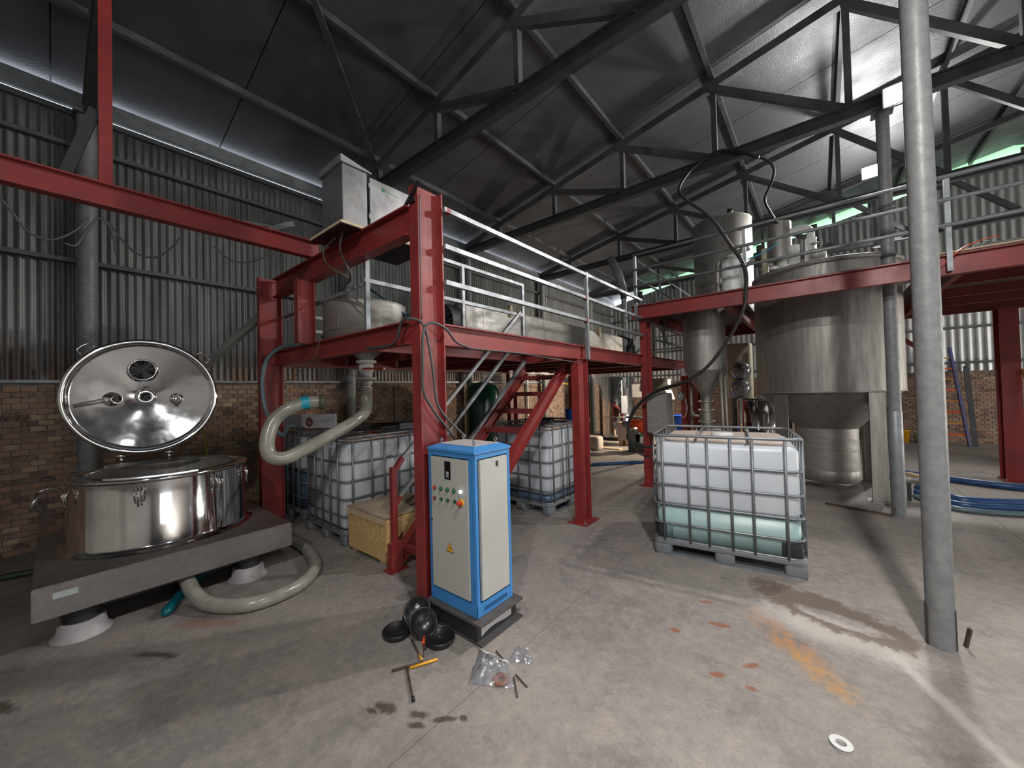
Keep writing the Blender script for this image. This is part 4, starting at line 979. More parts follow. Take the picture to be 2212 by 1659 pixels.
obj('pipe', MB().cyl((-3.2, 7.75, DZK), .055, 1.35, 16), GALV, t); obj('black_joint', MB().cyl((-3.2, 7.75, DZK+1.35), .065, .12, 16), RUBBER, t); obj('flex_duct', MB().tube([(-3.2, 7.75, DZK+1.47), (-3.3, 7.75, DZK+1.9), (-3.5, 7.8, DZK+2.3)], .09, 14), PIPEG, t)
t = thing('small_pump', 'black hand pump on the mezzanine deck by the tall red column', 'pump', (-2.75, 6.9, DZK))
obj('body', MB().cyl((-2.75, 6.9, DZK), .08, .25, 16).cyl((-2.75, 6.9, DZK+.25), .05, .12, 14), RUBBER, t); obj('lever', MB().tube([(-2.75, 6.9, DZK+.36), (-2.85, 6.6, DZK+.42)], .02, 8), RUBBER, t); obj('white_canister', MB().cyl((-2.5, 6.62, DZK), .055, .5, 16), WHITE, t)

# ------------------------------------------------------------------ switch boxes on the red cross beam
t = thing('board_shelf', 'plywood board carrying the switch boxes on the red cross beam', 'board', (-3.28, 1.9, 3.03))
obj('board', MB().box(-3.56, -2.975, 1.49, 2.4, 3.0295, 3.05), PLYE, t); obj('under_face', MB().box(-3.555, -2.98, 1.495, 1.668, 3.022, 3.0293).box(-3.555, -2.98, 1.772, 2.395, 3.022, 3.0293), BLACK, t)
BXM = M('brushed_box_steel', (.45, .45, .46), (.38, .38, .39), rough=.28, metal=.9, rough2=.4, scale=6)
t = thing('switch_box', 'stainless switch box with a sloping rain hood on the plywood board', 'box', (-3.18, 1.63, 3.05))
obj('body', MB().box(-3.37, -3.0, 1.52, 1.74, 3.0505, 3.54), BXM, t, bevel=.004)
mb = MB(); mb.add([(-3.39, 1.50, 3.541), (-2.98, 1.50, 3.541), (-2.98, 1.775, 3.541), (-3.39, 1.775, 3.541), (-3.39, 1.50, 3.60), (-2.98, 1.50, 3.60), (-2.98, 1.775, 3.55), (-3.39, 1.775, 3.55)], [(0, 3, 2, 1), (4, 5, 6, 7), (0, 1, 5, 4), (1, 2, 6, 5), (2, 3, 7, 6), (3, 0, 4, 7)])
obj('rain_hood', mb, GALV, t)
mb = MB()
for i in range(2):
    for j in range(4): mb.box(-3.0, -2.998, 1.585+.03*i, 1.605+.03*i, 3.24+.022*j, 3.248+.022*j)
obj('louvre', mb, SSD, t)
t = thing('printed_box', 'silver switch box with a green round emblem beside the rain-hooded box', 'box', (-3.15, 2.0, 3.05))
obj('body', MB().box(-3.3, -3.0, 1.765, 2.35, 3.0505, 3.52), BXM, t, bevel=.004)
for z in (3.15, 3.42): obj('hinge', MB().cyl((-2.995, 1.757, z), .008, .04, 10), GALV, t)
q = on_x(828, 411, -2.9995); g = M('green_print', (.01, .22, .08), rough=.5)
obj('emblem', MB().cyl((-2.9995, q.y, q.z), .016, .0008, 20, (1, 0, 0)), g, t)
mb = MB()
for k, w in enumerate((.018, .012, .02, .014, .018, .01, .016)): 
    y0 = q.y+.025+sum((.018, .012, .02, .014, .018, .01, .016)[:k])+.004*k; mb.box(-2.9995, -2.9988, y0, y0+w, q.z-.004-.0015*k, q.z+.003-.0015*k)
obj('lettering', mb, g, t)
one('red_clip', MB().box(-2.32, -2.27, 1.68, 1.72, 3.03, 3.06).bar((-2.4, 1.7, 3.035), (-2.2, 1.68, 3.15), .015, .03), BLACK, 'black strip angled from the cross beam to the corner column top', 'strip')
one('bent_bracket', MB().bar((-4.0, 1.30, 3.2), (-4.0, 1.52, 3.33), .03, .05).bar((-4.0, 1.1, 3.21), (-4.02, 1.36, 3.25), .02, .02), TRUSS, 'bent dark bracket sticking up behind the red gantry beam', 'bracket')

# ------------------------------------------------------------------ suction hose from the pot valve
hp = [(-4.0, 2.27, 1.78), (-4.0, 2.27, 1.66), far(791, 885, 4.22), far(768, 908, 4.05), far(720, 937, 3.85), far(655, 972, 3.62), far(612, 990, 3.5), far(582, 982, 3.45), far(578, 945, 3.48), far(595, 905, 3.55), far(630, 880, 3.62), far(665, 869, 3.7), far(697, 868, 3.75)]
t = thing('suction_hose', 'thick translucent grey suction hose looping from the white valve', 'hose', (-4.0, 2.27, 1.2))
obj('hose', MB().tube(smooth_pts(hp, 7), .062, 16), HOSE, t)
obj('blue_tape', MB().tube([far(650, 871.5, 3.665), far(668, 869, 3.705)], .0635, 16, caps=False), CYAN, t)
obj('cuff', MB().tube([far(690, 868, 3.74), far(702, 868, 3.76)], .072, 16), M('olive_rubber', (.07, .075, .05), rough=.5), t)
obj('clamp_band', MB().lathe([(.064, 0), (.068, .004), (.068, .016), (.064, .02)], (-4.0, 2.27, 1.70), 20), SSM, t)
dh = [far(650, 745, 4.3), far(610, 750, 4.35), far(582, 770, 4.32), far(568, 805, 4.28), far(568, 855, 4.24), far(580, 900, 4.22), far(608, 940, 4.3), (-5.12, 1.86, 1.25), (-5.3, 2.1, 1.19)]
one('transfer_hose', MB().tube(smooth_pts(dh, 6), .024, 12), HOSEB, 'teal grey hose draped from the mezzanine deck to the shaded container', 'hose')

# sign board, hoses and tools on the shaded containers
t = thing('printed_board', 'white board with a round red emblem standing on the shaded container', 'board', (-5.2, 2.35, 1.165))
a0, a1 = Vector((-5.98, 2.10, 1.168)), Vector((-5.06, 2.42, 1.168)); dv = (a1-a0).normalized(); nv = Vector((dv.y, -dv.x, 0))
obj('board', MB().sweep([(0, 0), (0, .02), (1, .02), (1, 0)], (0, 0, 0), (0, 0, .19), dv*(a1-a0).length, -nv) if False else MB().bar(a0+Vector((0, 0, .095)), a1+Vector((0, 0, .105)), .018, .19), M('white_board', (.50, .50, .52), (.43, .43, .45), rough=.5, scale=6), t)
ec = a0.lerp(a1, .52)+Vector((0, 0, .085))+nv*.0095
em = obj('emblem', MB().cyl(ec, .065, .0012, 28, nv), M('dull_red_print', (.17, .06, .05), rough=.5), t)
for k in (-1, 0, 1): obj('emblem_line', MB().bar(ec+nv*.0015-dv*.03+Vector((0, 0, k*.022)), ec+nv*.0015+dv*.03+Vector((0, 0, k*.022)), .0012, .006), WHITE, em)
RZ = 1.165
one('black_hose_coil', MB().tube(smooth_pts([(-4.6, 2.3, RZ+.03), (-4.3, 2.5, RZ+.03), (-4.1, 2.75, RZ+.04), (-4.2, 3.0, RZ+.05), (-4.5, 3.05, RZ+.04), (-4.75, 2.8, RZ+.03), (-4.6, 2.55, RZ+.035)], 6), .024, 10), RUBBER, 'loose black hose lying on top of the front container', 'hose')
one('drill', MB().bar((-4.05, 2.72, RZ+.05), (-3.96, 2.92, RZ+.05), .06, .07).bar((-4.03, 2.76, RZ+.087), (-4.0, 2.83, RZ+.087), .03, .004), BLACK, 'black power tool lying on top of the front container', 'tool')
one('blue_bucket', MB().lathe([(0, 0), (.075, 0), (.09, .14), (.094, .14), (.094, .15), (.085, .15), (.07, .01), (0, .01)], (-2.92, 4.95, RZ), 24), BLUEP, 'small blue bucket standing on the container beyond the stairs', 'bucket')
one('black_dish', MB().lathe([(0, 0), (.12, 0), (.15, .03), (.145, .034), (.11, .01), (0, .01)], (-3.05, 4.42, RZ), 24), BLACK, 'black dish lying on the container beyond the stairs', 'dish')
# ------------------------------------------------------------------ background under and behind the platforms
t = thing('air_receiver', 'dark green upright air receiver tank behind the stairs', 'tank', (-5.55, 5.78, 0))
obj('shell', MB().lathe([(0, .12), (.2, .14), (.32, .22), (.365, .32), (.365, 1.62), (.33, 1.72), (.22, 1.80), (0, 1.83)], (-5.55, 5.78, 0), 40), GREEN, t)
for k in range(3):
    a_ = 2.1*k+.5; obj('leg', MB().box(-5.55+.27*math.cos(a_)-.03, -5.55+.27*math.cos(a_)+.03, 5.78+.27*math.sin(a_)-.03, 5.78+.27*math.sin(a_)+.03, 0, .25), GREEN, t)
obj('label', MB().bar((-5.23, 5.60, 1.05), (-5.23, 5.60, 1.2), .08, .004, up=(.87, -.5, 0)), WHITE, t)
bc = (-5.05, 11.42)
t = thing('steam_boiler', 'tall polished steel boiler under the far end of the mezzanine', 'boiler', (*bc, 0))
obj('shell', MB().lathe([(0, .1), (.55, .1), (.55, .1), (.55, 1.93), (.5, 1.97), (0, 2.0)], (*bc, 0), 48), SSM, t)
obj('base_ring', MB().cyl((*bc, 0), .48, .1, 32), RUBBER, t)
obj('seam', MB().lathe([(.551, .72), (.556, .73), (.551, .74)], (*bc, 0), 48), SSD, t)
d = Vector((.62, -.78, 0)); p = Vector((*bc, 0))+d*.6
for z in (1.72, 1.48): obj('sight_valve', MB().cyl(p+Vector((0, 0, z))-d*.06, .035, .07, 12, d), RUBBER, t)
obj('sight_glass', MB().tube([p+Vector((0, 0, 1.3)), p+Vector((0, 0, 1.85))], .02, 10), WHITE, t)
obj('front_cover', MB().bar(p+Vector((.05, .03, .85)), p+Vector((.05, .03, 1.38)), .18, .05, up=d), GALV, t)
t = thing('meter_box', 'white wall meter box with blue print right of the boiler', 'box', (-4.2, 11.2, 1.2))
obj('case', MB().box(-4.42, -4.05, 11.1, 11.25, 1.32, 1.72), WHITE, t, bevel=.01); obj('print', MB().box(-4.15, -4.1, 11.095, 11.0995, 1.5, 1.66), BLUEP, t)
obj('stand', MB().tube([(-4.1, 11.28, 0), (-4.1, 11.28, 2.0)], .025, 8), GALV, t)
t = thing('white_crate', 'pale crate on a small timber pallet in front of the boiler', 'crate', (-4.25, 10.35, 0))
obj('box', MB().box(-4.5, -4.0, 10.15, 10.6, .14, .62), M('pale_carton', (.40, .37, .38), rough=.7), t, bevel=.006)
obj('lid_strip', MB().box(-4.51, -3.99, 10.14, 10.61, .62, .645), CARD, t)
for x in (-4.46, -4.28, -4.1): obj('pallet_block', MB().box(x, x+.1, 10.16, 10.6, 0, .14), PALEW, t)
one('timber_offcut', MB().box(-4.9, -4.1, 9.35, 9.55, 0, .03), PALEW, 'pale timber offcut lying on the floor before the boiler', 'plank')
one('paper_sack', MB().rbox(-4.95, -4.5, 8.95, 9.3, 0, .36, .08, 3, .06), M('cream_sack', (.5, .42, .36), rough=.8), 'cream paper sack on the floor behind the front red post', 'sack')
t = thing('burner', 'orange burner unit with a grey motor left of the steel panel', 'burner', (-3.45, 9.55, .3))
bq = Vector((-3.62, 9.40, .66))
obj('housing', MB().tube(smooth_pts([bq+Vector((-.22, -.05, .02)), bq+Vector((-.05, 0, .05)), bq+Vector((.08, .03, 0)), bq+Vector((.12, .05, -.18))], 5), [.10]*8+[.13]*4+[.12]*4, 14), ORANGE, t)
obj('nose', MB().tube([bq+Vector((-.36, -.1, .02)), bq+Vector((-.22, -.05, .02))], .085, 14), GALV, t)
obj('blower', MB().cyl(bq+Vector((-.05, -.2, -.28)), .18, .25, 24, (0, 1, 0)), M('grey_casing', (.15, .155, .16), rough=.5), t)
obj('green_pump', MB().box(bq.x+.02, bq.x+.2, bq.y-.2, bq.y-.02, .24, .46), GREENP, t); obj('filter_bowl', MB().cyl((bq.x+.18, bq.y-.22, .26), .05, .14, 14), WHITE, t)
obj('valve_train', MB().tube([bq+Vector((-.3, 0, .2)), bq+Vector((.25, .05, .17))], .03, 10), GALV, t)
obj('stand', MB().box(bq.x-.2, bq.x+.2, bq.y-.15, bq.y+.15, 0, .20), M('dark_grey_stand', (.06, .06, .062), rough=.6), t)
# steel panel on the red column
t = thing('panel_box', 'grey steel panel box fixed beside the second red post', 'box', (-2.0, 6.2, .9))
obj('case', MB().box(-2.18, -1.875, 6.06, 6.40, .88, 1.52), SSB, t, bevel=.012); obj('door', MB().box(-2.165, -1.89, 6.045, 6.0595, .90, 1.50), SSD, t)
obj('latch', MB().cyl((-1.905, 6.045, 1.15), .014, .02, 10, (0, -1, 0)), GALV, t)
obj('wall_bracket', MB().box(-2.1935, -2.1805, 6.2, 6.3, 1.0, 1.4), REDD, t)
t = thing('hopper', 'cream plastic hopper with a sloping base behind the panel box', 'hopper', (-2.8, 8.3, 0))
CRM = M('cream_plastic', (.30, .285, .20), rough=.5)
obj('body', MB().rbox(-3.05, -2.52, 8.1, 8.55, 1.55, 1.80, .05, 3, .02), CRM, t)
mb = MB(); mb.add([(-3.05, 8.1, 1.551), (-2.52, 8.1, 1.551), (-2.52, 8.55, 1.551), (-3.05, 8.55, 1.551), (-2.7, 8.2, 1.35), (-2.42, 8.2, 1.35), (-2.42, 8.45, 1.35), (-2.7, 8.45, 1.35)], [(0, 1, 5, 4), (1, 2, 6, 5), (2, 3, 7, 6), (3, 0, 4, 7), (4, 5, 6, 7)])
obj('slope', mb, CRM, t)
for x in (-3.0, -2.46): obj('leg', MB().box(x-.03, x+.03, 8.3, 8.36, 0, 1.55 if x < -2.9 else 1.352), CRM, t)
t = thing('pressure_gauge', 'small round pressure gauge with a looped tube on the rear red post', 'gauge', (-2.25, 8.45, 1.4))
gq = on_y(1471, 856, 8.4)
obj('dial', MB().cyl((gq.x, gq.y, gq.z), .085, .04, 24, (.25, -1, 0)), GALV, t)
obj('dial_face', MB().cyl(Vector((gq.x, gq.y, gq.z))+Vector((.25, -1, 0)).normalized()*.0405, .055, .003, 24, (.25, -1, 0)), WHITE, t)
obj('looped_tube', MB().tube(smooth_pts([(gq.x+.08, gq.y+.01, gq.z-.06), (gq.x+.11, gq.y, gq.z-.25), (gq.x+.07, gq.y, gq.z-.42), (gq.x, gq.y, gq.z-.44)], 5), .008, 8), WHITE, t)
def drum(x, y, label):
    t = thing('blue_drum', label, 'drum', (x, y, 0), group='blue plastic drums')
    obj('shell', MB().lathe([(0, 0), (.24, 0), (.27, .03), (.27, .28), (.28, .30), (.27, .32), (.27, .58), (.28, .60), (.27, .62), (.27, .84), (.24, .87), (0, .87)], (x, y, 0), 32), BLUEP, t)
    obj('lid_ring', MB().lathe([(.245, .865), (.262, .87), (.262, .89), (.24, .89)], (x, y, 0), 32), BLUEP, t)
drum(-2.36, 10.3, 'blue plastic drum right of the rear red post'); drum(-2.92, 10.15, 'blue plastic drum left of the rear red post')
# lamp housings seen between the tanks
t = thing('filter_housing', 'cream housing with two round glossy domes between the steel tanks', 'filter', (-1.35, 9.6, .9))
q0 = on_y(1612, 860, 9.6); q1 = on_y(1598, 745, 9.6)
obj('back_box', MB().rbox(q0.x-.38, q0.x+.1, 9.7, 10.05, q0.z, q1.z+.05, .06), M('cream_enamel', (.42, .38, .29), rough=.5), t)
for py_ in (800, 839):
    qc = on_y(1600, py_, 9.6); obj('dome', MB().lathe([(.19, -.12), (.2, -.04), (.185, .06), (.13, .13), (.06, .165), (0, .175)], qc, 32, (.1, -1, 0)), M('dome_glass', (.25, .25, .26), rough=.08, metal=.6), t)
obj('stand', MB().box(q0.x-.3, q0.x, 9.75, 10.0, 0, q0.z), DARKP, t)
t = vessel('rear_vessel', 'short bright steel vessel between the two cone tanks', -1.02, 9.15, .36, .12, 1.36, SSM, .05)
obj('plinth', MB().cyl((-1.02, 9.15, 0), .3, .12, 28), RUBBER, t)
one('black_bundle', MB().tube(smooth_pts([(-1.2, 7.45, .62), (-1.0, 7.5, .78), (-.85, 7.6, .80), (-.72, 7.7, .70), (-.66, 7.8, .45), (-.7, 7.9, 0.07)], 5), .06, 12), RUBBER, 'bundle of thick black hose between the two cone tanks', 'hose')
# wall services seen under the mezzanine
for px_, lb, m, r in ((1140, 'white conduit pipe on the left wall behind the stairs', WHITE, .03), (1181, 'pale grey conduit pipe on the left wall right of the stairs', GALV, .03)):
    q = on_x(px_, 880, XL+.06); one('conduit', MB().cyl((XL+.06, q.y, 0), r, 1.95, 12), m, lb, 'pipe')
t = thing('door_frame', 'thin rusty square frame standing on the left wall behind the pot hose', 'frame', (XL+.03, 3.6, 0))
for y in (3.45, 4.35): obj('upright', MB().box(XL+.01, XL+.05, y, y+.03, 0, 1.75), M('olive_steel', (.16, .15, .09), rough=.5), t)
obj('head', MB().box(XL+.01, XL+.05, 3.45, 4.38, 1.75, 1.78), M('olive_steel', (.16, .15, .09)), t)
q = [on_x(1190, 805, -5.07), on_x(1205, 826, -5.6), on_x(1238, 832, -5.6), on_x(1249, 850, -5.6), on_x(1248, 870, -5.6), on_x(1236, 855, -5.6), on_x(1243, 838, -5.6), on_x(1255, 836, -5.6)]
one('yellow_airline', MB().tube(smooth_pts(q, 6), .012, 8), YELLOW, 'coiled yellow air line hanging under the mezzanine edge', 'hose')
one('blue_floor_hose', MB().tube(smooth_pts([on_z(1180, 1010, .03), on_z(1290, 1003, .03), on_z(1345, 1000, .03), on_z(1400, 996, .03), on_z(1440, 985, .03)], 5), .032, 10), BLUEH, 'blue hose lying across the floor behind the red posts', 'hose')

# far right: ladder, buckets, hoses, pole
t = thing('step_ladder', 'blue and orange ladder leaning against the back wall', 'ladder', (2.3, 14.3, 0))
LB = M('violet_blue_fibreglass', (.07, .08, .20), rough=.5)
f0, f1 = Vector((2.25, 13.95, 0)), Vector((2.30, YB-.09, 2.45)); f2, f3 = Vector((2.72, 13.95, 0)), Vector((2.60, YB-.09, 2.45))
obj('stile', MB().bar(f0, f1, .05, .07), LB, t); obj('stile', MB().bar(f2, f3, .05, .07), LB, t)
for k in range(1, 9):
    u = k/9; obj('rung', MB().bar(f0.lerp(f1, u), f2.lerp(f3, u), .05, .035), ORANGE if k % 2 else M('amber_rung', (.5, .22, .04), rough=.5), t)
one('grey_board', MB().bar((2.84, 14.1, .0), (2.86, YB-.1, 1.95), .09, .05), TRUSS, 'dark grey plank leaning beside the ladder', 'plank')
one('yellow_bucket', MB().lathe([(0, 0), (.13, 0), (.16, .3), (.165, .3), (.165, .32), (.15, .32), (.12, .02), (0, .02)], (1.62, 14.3, 0), 24), YELLOW, 'yellow bucket by the back wall', 'bucket')
one('pale_tub', MB().lathe([(0, 0), (.13, 0), (.16, .26), (.165, .28), (.15, .28), (.12, .02), (0, .02)], (2.0, 14.4, 0), 24), M('pale_green_tub', (.35, .45, .3), rough=.5), 'pale green tub beside the yellow bucket', 'tub')
one('timber_pole', MB().tube([(2.62, 8.95, .0), (2.40, 9.42, 1.75)], .025, 10), M('yellow_timber', (.42, .26, .09), rough=.6), 'yellow timber pole leaning on the rear red column', 'pole')
for k, (pts, r, m, lb) in enumerate((
    ([(1.0, 9.25), (1.5, 9.01), (1.83, 8.87), (2.2, 8.80), (3.0, 8.9)], .05, BLUEH, 'far blue hose curving across the floor on the right'),
    ([(1.05, 8.0), (1.26, 7.62), (1.41, 7.46), (1.9, 7.66), (2.6, 8.1), (3.2, 8.2)], .055, BLUEH, 'thick blue hose bending across the floor at the right edge'),
    ([(.95, 7.5), (1.18, 7.1), (1.40, 7.04), (1.78, 7.15), (2.6, 7.5), (3.2, 7.7)], .032, HOSEB, 'thin grey hose nearest the viewer on the right floor'),
    ([(1.0, 7.75), (1.2, 7.36), (1.42, 7.26), (1.8, 7.42), (2.6, 7.8), (3.2, 7.95)], .04, BLUEH, 'blue hose running between the two outer right hoses'))):
    one('floor_hose', MB().tube(smooth_pts([(x, y, r) for x, y in pts], 6), r, 12), m, lb, 'hose', 'hoses on the floor at the right')
t = thing('pipe_union', 'bright pipe coupling sticking out beside the rear grey column', 'fitting', (.95, 7.3, .2))
uq = on_y(1963, 1035, 7.35)
obj('coupling', MB().cyl((uq.x-.05, 7.35, uq.z), .055, .07, 18, (1, 0, 0)), SSD, t); obj('pipe', MB().tube([(uq.x-.22, 7.35, uq.z), (uq.x+.22, 7.35, uq.z)], .03, 12), SSD, t); obj('support', MB().box(uq.x-.02, uq.x+.02, 7.33, 7.37, 0, uq.z-.03), DARKP, t)
one('pallet_board', MB().bar((1.05, 8.9, .06), (1.35, 8.3, .06), .12, .12), CARD, 'old timber block on the floor behind the rear grey column', 'timber')
one('floor_rod', MB().bar((1.75, 9.05, .02), (2.2, 9.2, .02), .03, .03), CARD, 'short timber batten on the floor before the rear red column', 'batten')

# ------------------------------------------------------------------ clutter on the floor in front
LIDP = MB().lathe([(0, .008), (.074, .008), (.084, .036), (.092, .038), (.096, .032), (.088, 0), (.06, 0), (.058, .004), (0, .004)], (0, 0, 0), 36)
def lid(loc, rot, label, sticker=False, flip=False):
    t = thing('plastic_dish', label, 'dish', loc, group='black plastic dishes by the pedestal'); t.rotation_euler = Vector(rot).to_track_quat('Z', 'Y').to_euler()
    d = obj('dish', LIDP, BLACK, t, local=True)
    obj('rib', MB().lathe([(.04, .0082), (.042, .011), (.046, .011), (.048, .0082)], (0, 0, 0), 28), BLACK, t, local=True)
    if sticker: obj('sticker', MB().cyl((-.01, .035, .0085), .016, .001, 18), WHITE, t, local=True)
lid((-2.255, 1.465, .0), (0, 0, 1), 'black plastic dish lying flat, furthest left by the pedestal')
lid((-1.965, 1.595, .0), (0, 0, 1), 'black plastic dish lying flat against the pedestal, nearest the cabinet')
lid((-2.12, 1.575, .070), (.75, -.35, .55), 'black plastic dish leaning on the others in the middle of the heap')
lid((-2.20, 1.60, .105), (.45, -.62, .62), 'black plastic dish with a white sticker at the back of the heap', True)
lid((-2.215, 1.60, .055), (.2, -.3, .9), 'black plastic dish under the stickered one at the back of the heap')
def hexkey(name, label, a, b, c0, d0, m1, m2, r=.006):
    t = thing(name, label, 'tool', ((a+b)/2).to_tuple())
    obj('handle', MB().tube([a, b], r*1.25, 10), m1, t); obj('shaft', MB().tube([c0, d0], r, 10), m2, t)
    return t
z = .009
t = hexkey('tee_key', 'yellow handled tee key on the floor', on_z(885, 1443, z), on_z(945, 1424, z), on_z(912, 1428, z), on_z(890, 1383, z), YELLOW, RUST)
obj('grip', MB().tube([on_z(912, 1427.5, z), on_z(905, 1414, z)], .0065, 10), YELLOW, t)
t = hexkey('tee_key', 'rusty brown tee key on the floor', on_z(846, 1449, z), on_z(912, 1431, z), on_z(879, 1441, z), on_z(893, 1512, z), RUST, RUST)
obj('socket', MB().tube([on_z(892, 1506, z), on_z(893.5, 1514, z)], .009, 10), BLACK, t)
t = thing('screwdriver', 'orange handled screwdriver in front of the black lids', 'tool', on_z(916, 1395, .01).to_tuple())
obj('handle', MB().tube([on_z(917, 1374, .012), on_z(915.5, 1382, .012), on_z(915, 1391, .012)], [.008, .011, .009], 10), ORANGE, t); obj('shaft', MB().tube([on_z(915, 1391, .012), on_z(915.5, 1418, .006)], .003, 8), RUST, t)
one('short_bit', MB().tube([on_z(919, 1403, .006), on_z(921, 1382, .006)], .006, 8), RUBBER, 'short black driver bit beside the screwdriver', 'tool')
for a, b, lb in (((1072, 1406), (1092, 1430), 'thin rusty rod behind the clear bag'), ((1114, 1457), (1139, 1484), 'thin rusty rod at the right of the clear bag'), ((1110, 1462), (1118, 1506), 'thinnest rusty rod below the clear bag')):
    one('welding_rod', MB().tube([on_z(*a, .005), on_z(*b, .005)], .004, 8), RUST, lb, 'rod', 'rusty rods by the bag')
# clear plastic bags
def bag(label, corners, hgt, seed, inner=True):
    rnd = random.Random(seed); A, B, C2, D = [on_z(*q, 0) for q in corners]
    t = thing('plastic_bag', label, 'bag', ((A+B+C2+D)/4).to_tuple())
    ph = [rnd.uniform(0, 6) for _ in range(8)]
    def crumple(u, v):
        return .5+.22*math.sin(9*u+7*v+ph[0])+.18*math.sin(17*u-11*v+ph[1])+.14*math.sin(6*u+23*v+ph[2])+.10*math.sin(31*u+19*v+ph[3])
    def top(u, v):
        p = A.lerp(B, u).lerp(D.lerp(C2, u), v); e = min(u, 1-u, v, 1-v); w = min(e/.22, 1)
        p = p+Vector((.006*math.sin(12*v+ph[4]), .006*math.sin(13*u+ph[5]), 0))
        return (p.x, p.y, .003+hgt*w*(.45+.55*crumple(u, v)))
    def bot(u, v): p = A.lerp(B, u).lerp(D.lerp(C2, u), v); return (p.x, p.y, .0015)
    obj('film', MB().grid(top, 34, 30, False), FILM, t); obj('under_film', MB().grid(bot, 4, 4), FILM, t)
    return t, top
t, top = bag('clear crumpled zip bag with a brown disc inside', ((1036, 1404), (1098, 1434), (1112, 1488), (1010, 1478)), .055, 3)
zp = [Vector(top(u, 0))+Vector((0, 0, .003)) for u in (0, .25, .5, .75, 1)]
obj('zip_seal', MB().tube(zp, .005, 8), WHITE, t)
dc = on_z(1082, 1468, .006); ds = obj('brown_disc', MB().lathe([(.016, 0), (.045, 0), (.05, .004), (.045, .008), (.016, .008), (.016, 0)], dc, 28), M('red_brown_disc', (.30, .10, .06), rough=.6), t)
bag('second clear plastic bag, empty, behind the zip bag', ((1118, 1398), (1140, 1402), (1152, 1436), (1098, 1428)), .045, 8)
t = thing('tape_roll', 'small white ring of tape lying on the floor at the bottom right', 'tape', (on_z(1817, 1612, 0)).to_tuple())
q = on_z(1817, 1610, 0)
obj('ring', MB().lathe([(.020, 0), (.042, 0), (.042, 0), (.042, .012), (.042, .012), (.020, .012), (.020, .012), (.020, 0)], q, 32), WHITE, t)
obj('core', MB().lathe([(.042, .003), (.043, .006), (.042, .009)], q, 32), GALV, t)

# ------------------------------------------------------------------ cables
def cable(label, pts, r=.008, m=WIRE, n=6): return one('cable', MB().tube(smooth_pts(pts, n), r, 8), m, label, 'cable')
gx = -4.0
cable('black cable sagging below the gantry beam at the left edge', [on_x(-30, 395, gx), on_x(20, 450, gx), on_x(60, 500, gx), on_x(110, 518, gx), on_x(160, 500, gx), on_x(190, 472, gx)], .007)
cable('black cable loop under the hanger strut', [on_x(140, 525, gx), on_x(165, 530, gx), on_x(190, 495, gx), on_x(215, 472, gx), on_x(240, 495, gx), on_x(252, 550, gx)], .008)
cable('black cable sagging in the middle of the gantry beam', [on_x(235, 478, gx), on_x(265, 520, gx), on_x(300, 550, gx), on_x(340, 555, gx), on_x(370, 535, gx), on_x(388, 515, gx)], .007)
cable('black cable drooping near the right end of the gantry beam', [on_x(462, 532, gx), on_x(495, 560, gx), on_x(530, 567, gx), on_x(570, 556, gx), on_x(580, 545, gx)], .007)
cable('brown cable hanging below the rain-hooded switch box', [(-3.3, 1.6, 3.02), on_y(700, 540, 1.58), on_y(703, 565, 1.58), on_y(722, 583, 1.58), on_y(748, 597, 1.6), on_y(755, 608, 1.78)], .009, BROWNW)
cable('black cable hanging from the plywood board to the deck rail', [on_y(740, 500, 1.6), on_y(735, 540, 1.58), on_y(752, 580, 1.58), on_y(757, 605, 1.7), on_y(745, 618, 1.86), on_y(730, 645, 1.92), on_y(712, 690, 1.95), on_y(695, 730, 1.97)], .009)
cable('thin brown cable slanting below the cross beam to the left column', [on_y(690, 738, 1.62), on_y(680, 770, 1.62), on_y(650, 800, 1.62), on_y(622, 822, 1.6), on_y(575, 826, 1.55)], .005, BROWNW)
xa = MX1+.085
cable('grey cable arching over the corner column joint down to the cabinet', [on_x(1010, 750, xa), on_x(985, 738, xa+.01), on_x(965, 712, xa+.02), on_x(940, 698, xa+.03), on_x(922, 702, xa+.03), on_x(914, 725, xa+.03), on_x(913, 790, xa+.02), on_x(920, 860, xa), (-2.2, 1.98, 1.262)], .010)
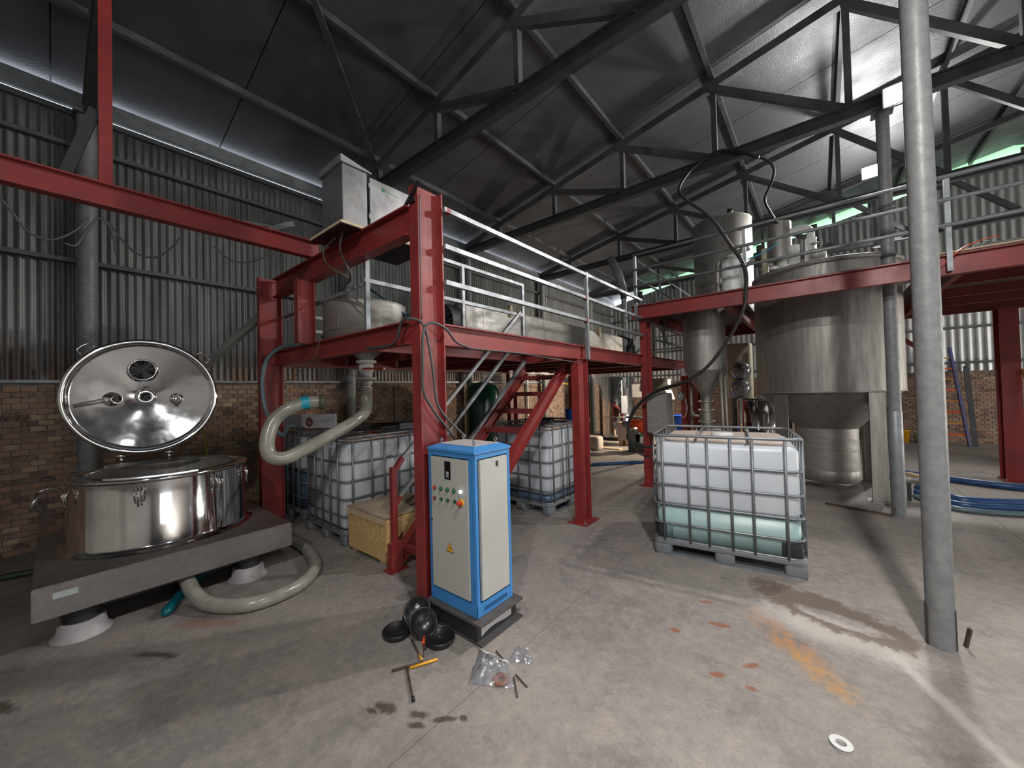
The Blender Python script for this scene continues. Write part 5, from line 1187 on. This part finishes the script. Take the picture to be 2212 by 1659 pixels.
cable('grey cable running from the cross beam over the column to the cabinet top', [on_y(790, 752, 1.64), on_y(850, 742, 1.64), (-2.36, 1.62, 2.14), (-2.28, 1.64, 2.16), (-2.22, 1.72, 2.1), on_x(935, 800, xa), on_x(948, 880, xa), (-2.18, 2.07, 1.262)], .010)
cable('thin black cable running down the face of the tall corner column', [on_x(906, 420, MX1+.06), on_x(908, 560, MX1+.06), on_x(911, 690, MX1+.06)], .005)
cable('grey cable along the lower edge of the mezzanine beam', [on_x(1012, 752, xa-.02), on_x(1060, 757, xa-.02), on_x(1130, 764, xa-.02), on_x(1200, 776, xa-.02), on_x(1250, 783, xa-.02)], .006)
ya = 5.93
cable('thick black hose looping from roof over the upper railing to the red post', [on_y(1640, 340, 6.3), on_y(1560, 325, 6.3), on_y(1500, 360, 6.2), on_y(1467, 405, 6.0), on_y(1480, 430, ya), on_y(1535, 470, ya), on_y(1575, 525, ya), on_y(1608, 575, ya-.02), on_y(1612, 620, ya-.06), on_y(1605, 670, ya-.06), on_y(1572, 735, ya), on_y(1530, 790, ya), on_y(1480, 825, ya), on_y(1420, 845, ya), on_y(1380, 875, ya), on_y(1358, 915, ya), on_y(1365, 950, ya), on_y(1395, 965, ya), on_y(1418, 962, ya+.05)], .022, RUBBER)
cable('thin black hose beside the thick one, swinging low by the red post', [on_y(1612, 640, ya-.05), on_y(1598, 690, ya-.04), on_y(1560, 750, ya-.03), on_y(1500, 815, ya-.05), on_y(1420, 842, ya-.05), on_y(1372, 880, ya-.05), on_y(1355, 925, ya-.05), on_y(1372, 970, ya-.05), on_y(1400, 987, ya-.05), on_y(1420, 972, ya)], .012, RUBBER)
cable('black hose curling down from the roof truss behind the upper railing', [on_y(1560, 330, 6.45), on_y(1640, 340, 6.45), on_y(1670, 360, 6.5), on_y(1668, 390, 6.6), on_y(1652, 430, 6.8), on_y(1665, 460, 7.0), on_y(1680, 482, 7.3)], .018, RUBBER)
cable('thin blue airline on top of the big cone tank', [on_y(1615, 560, 6.6), on_y(1650, 545, 6.7), on_y(1680, 525, 6.8)], .01, CYAN)
bpy.context.view_layer.update()
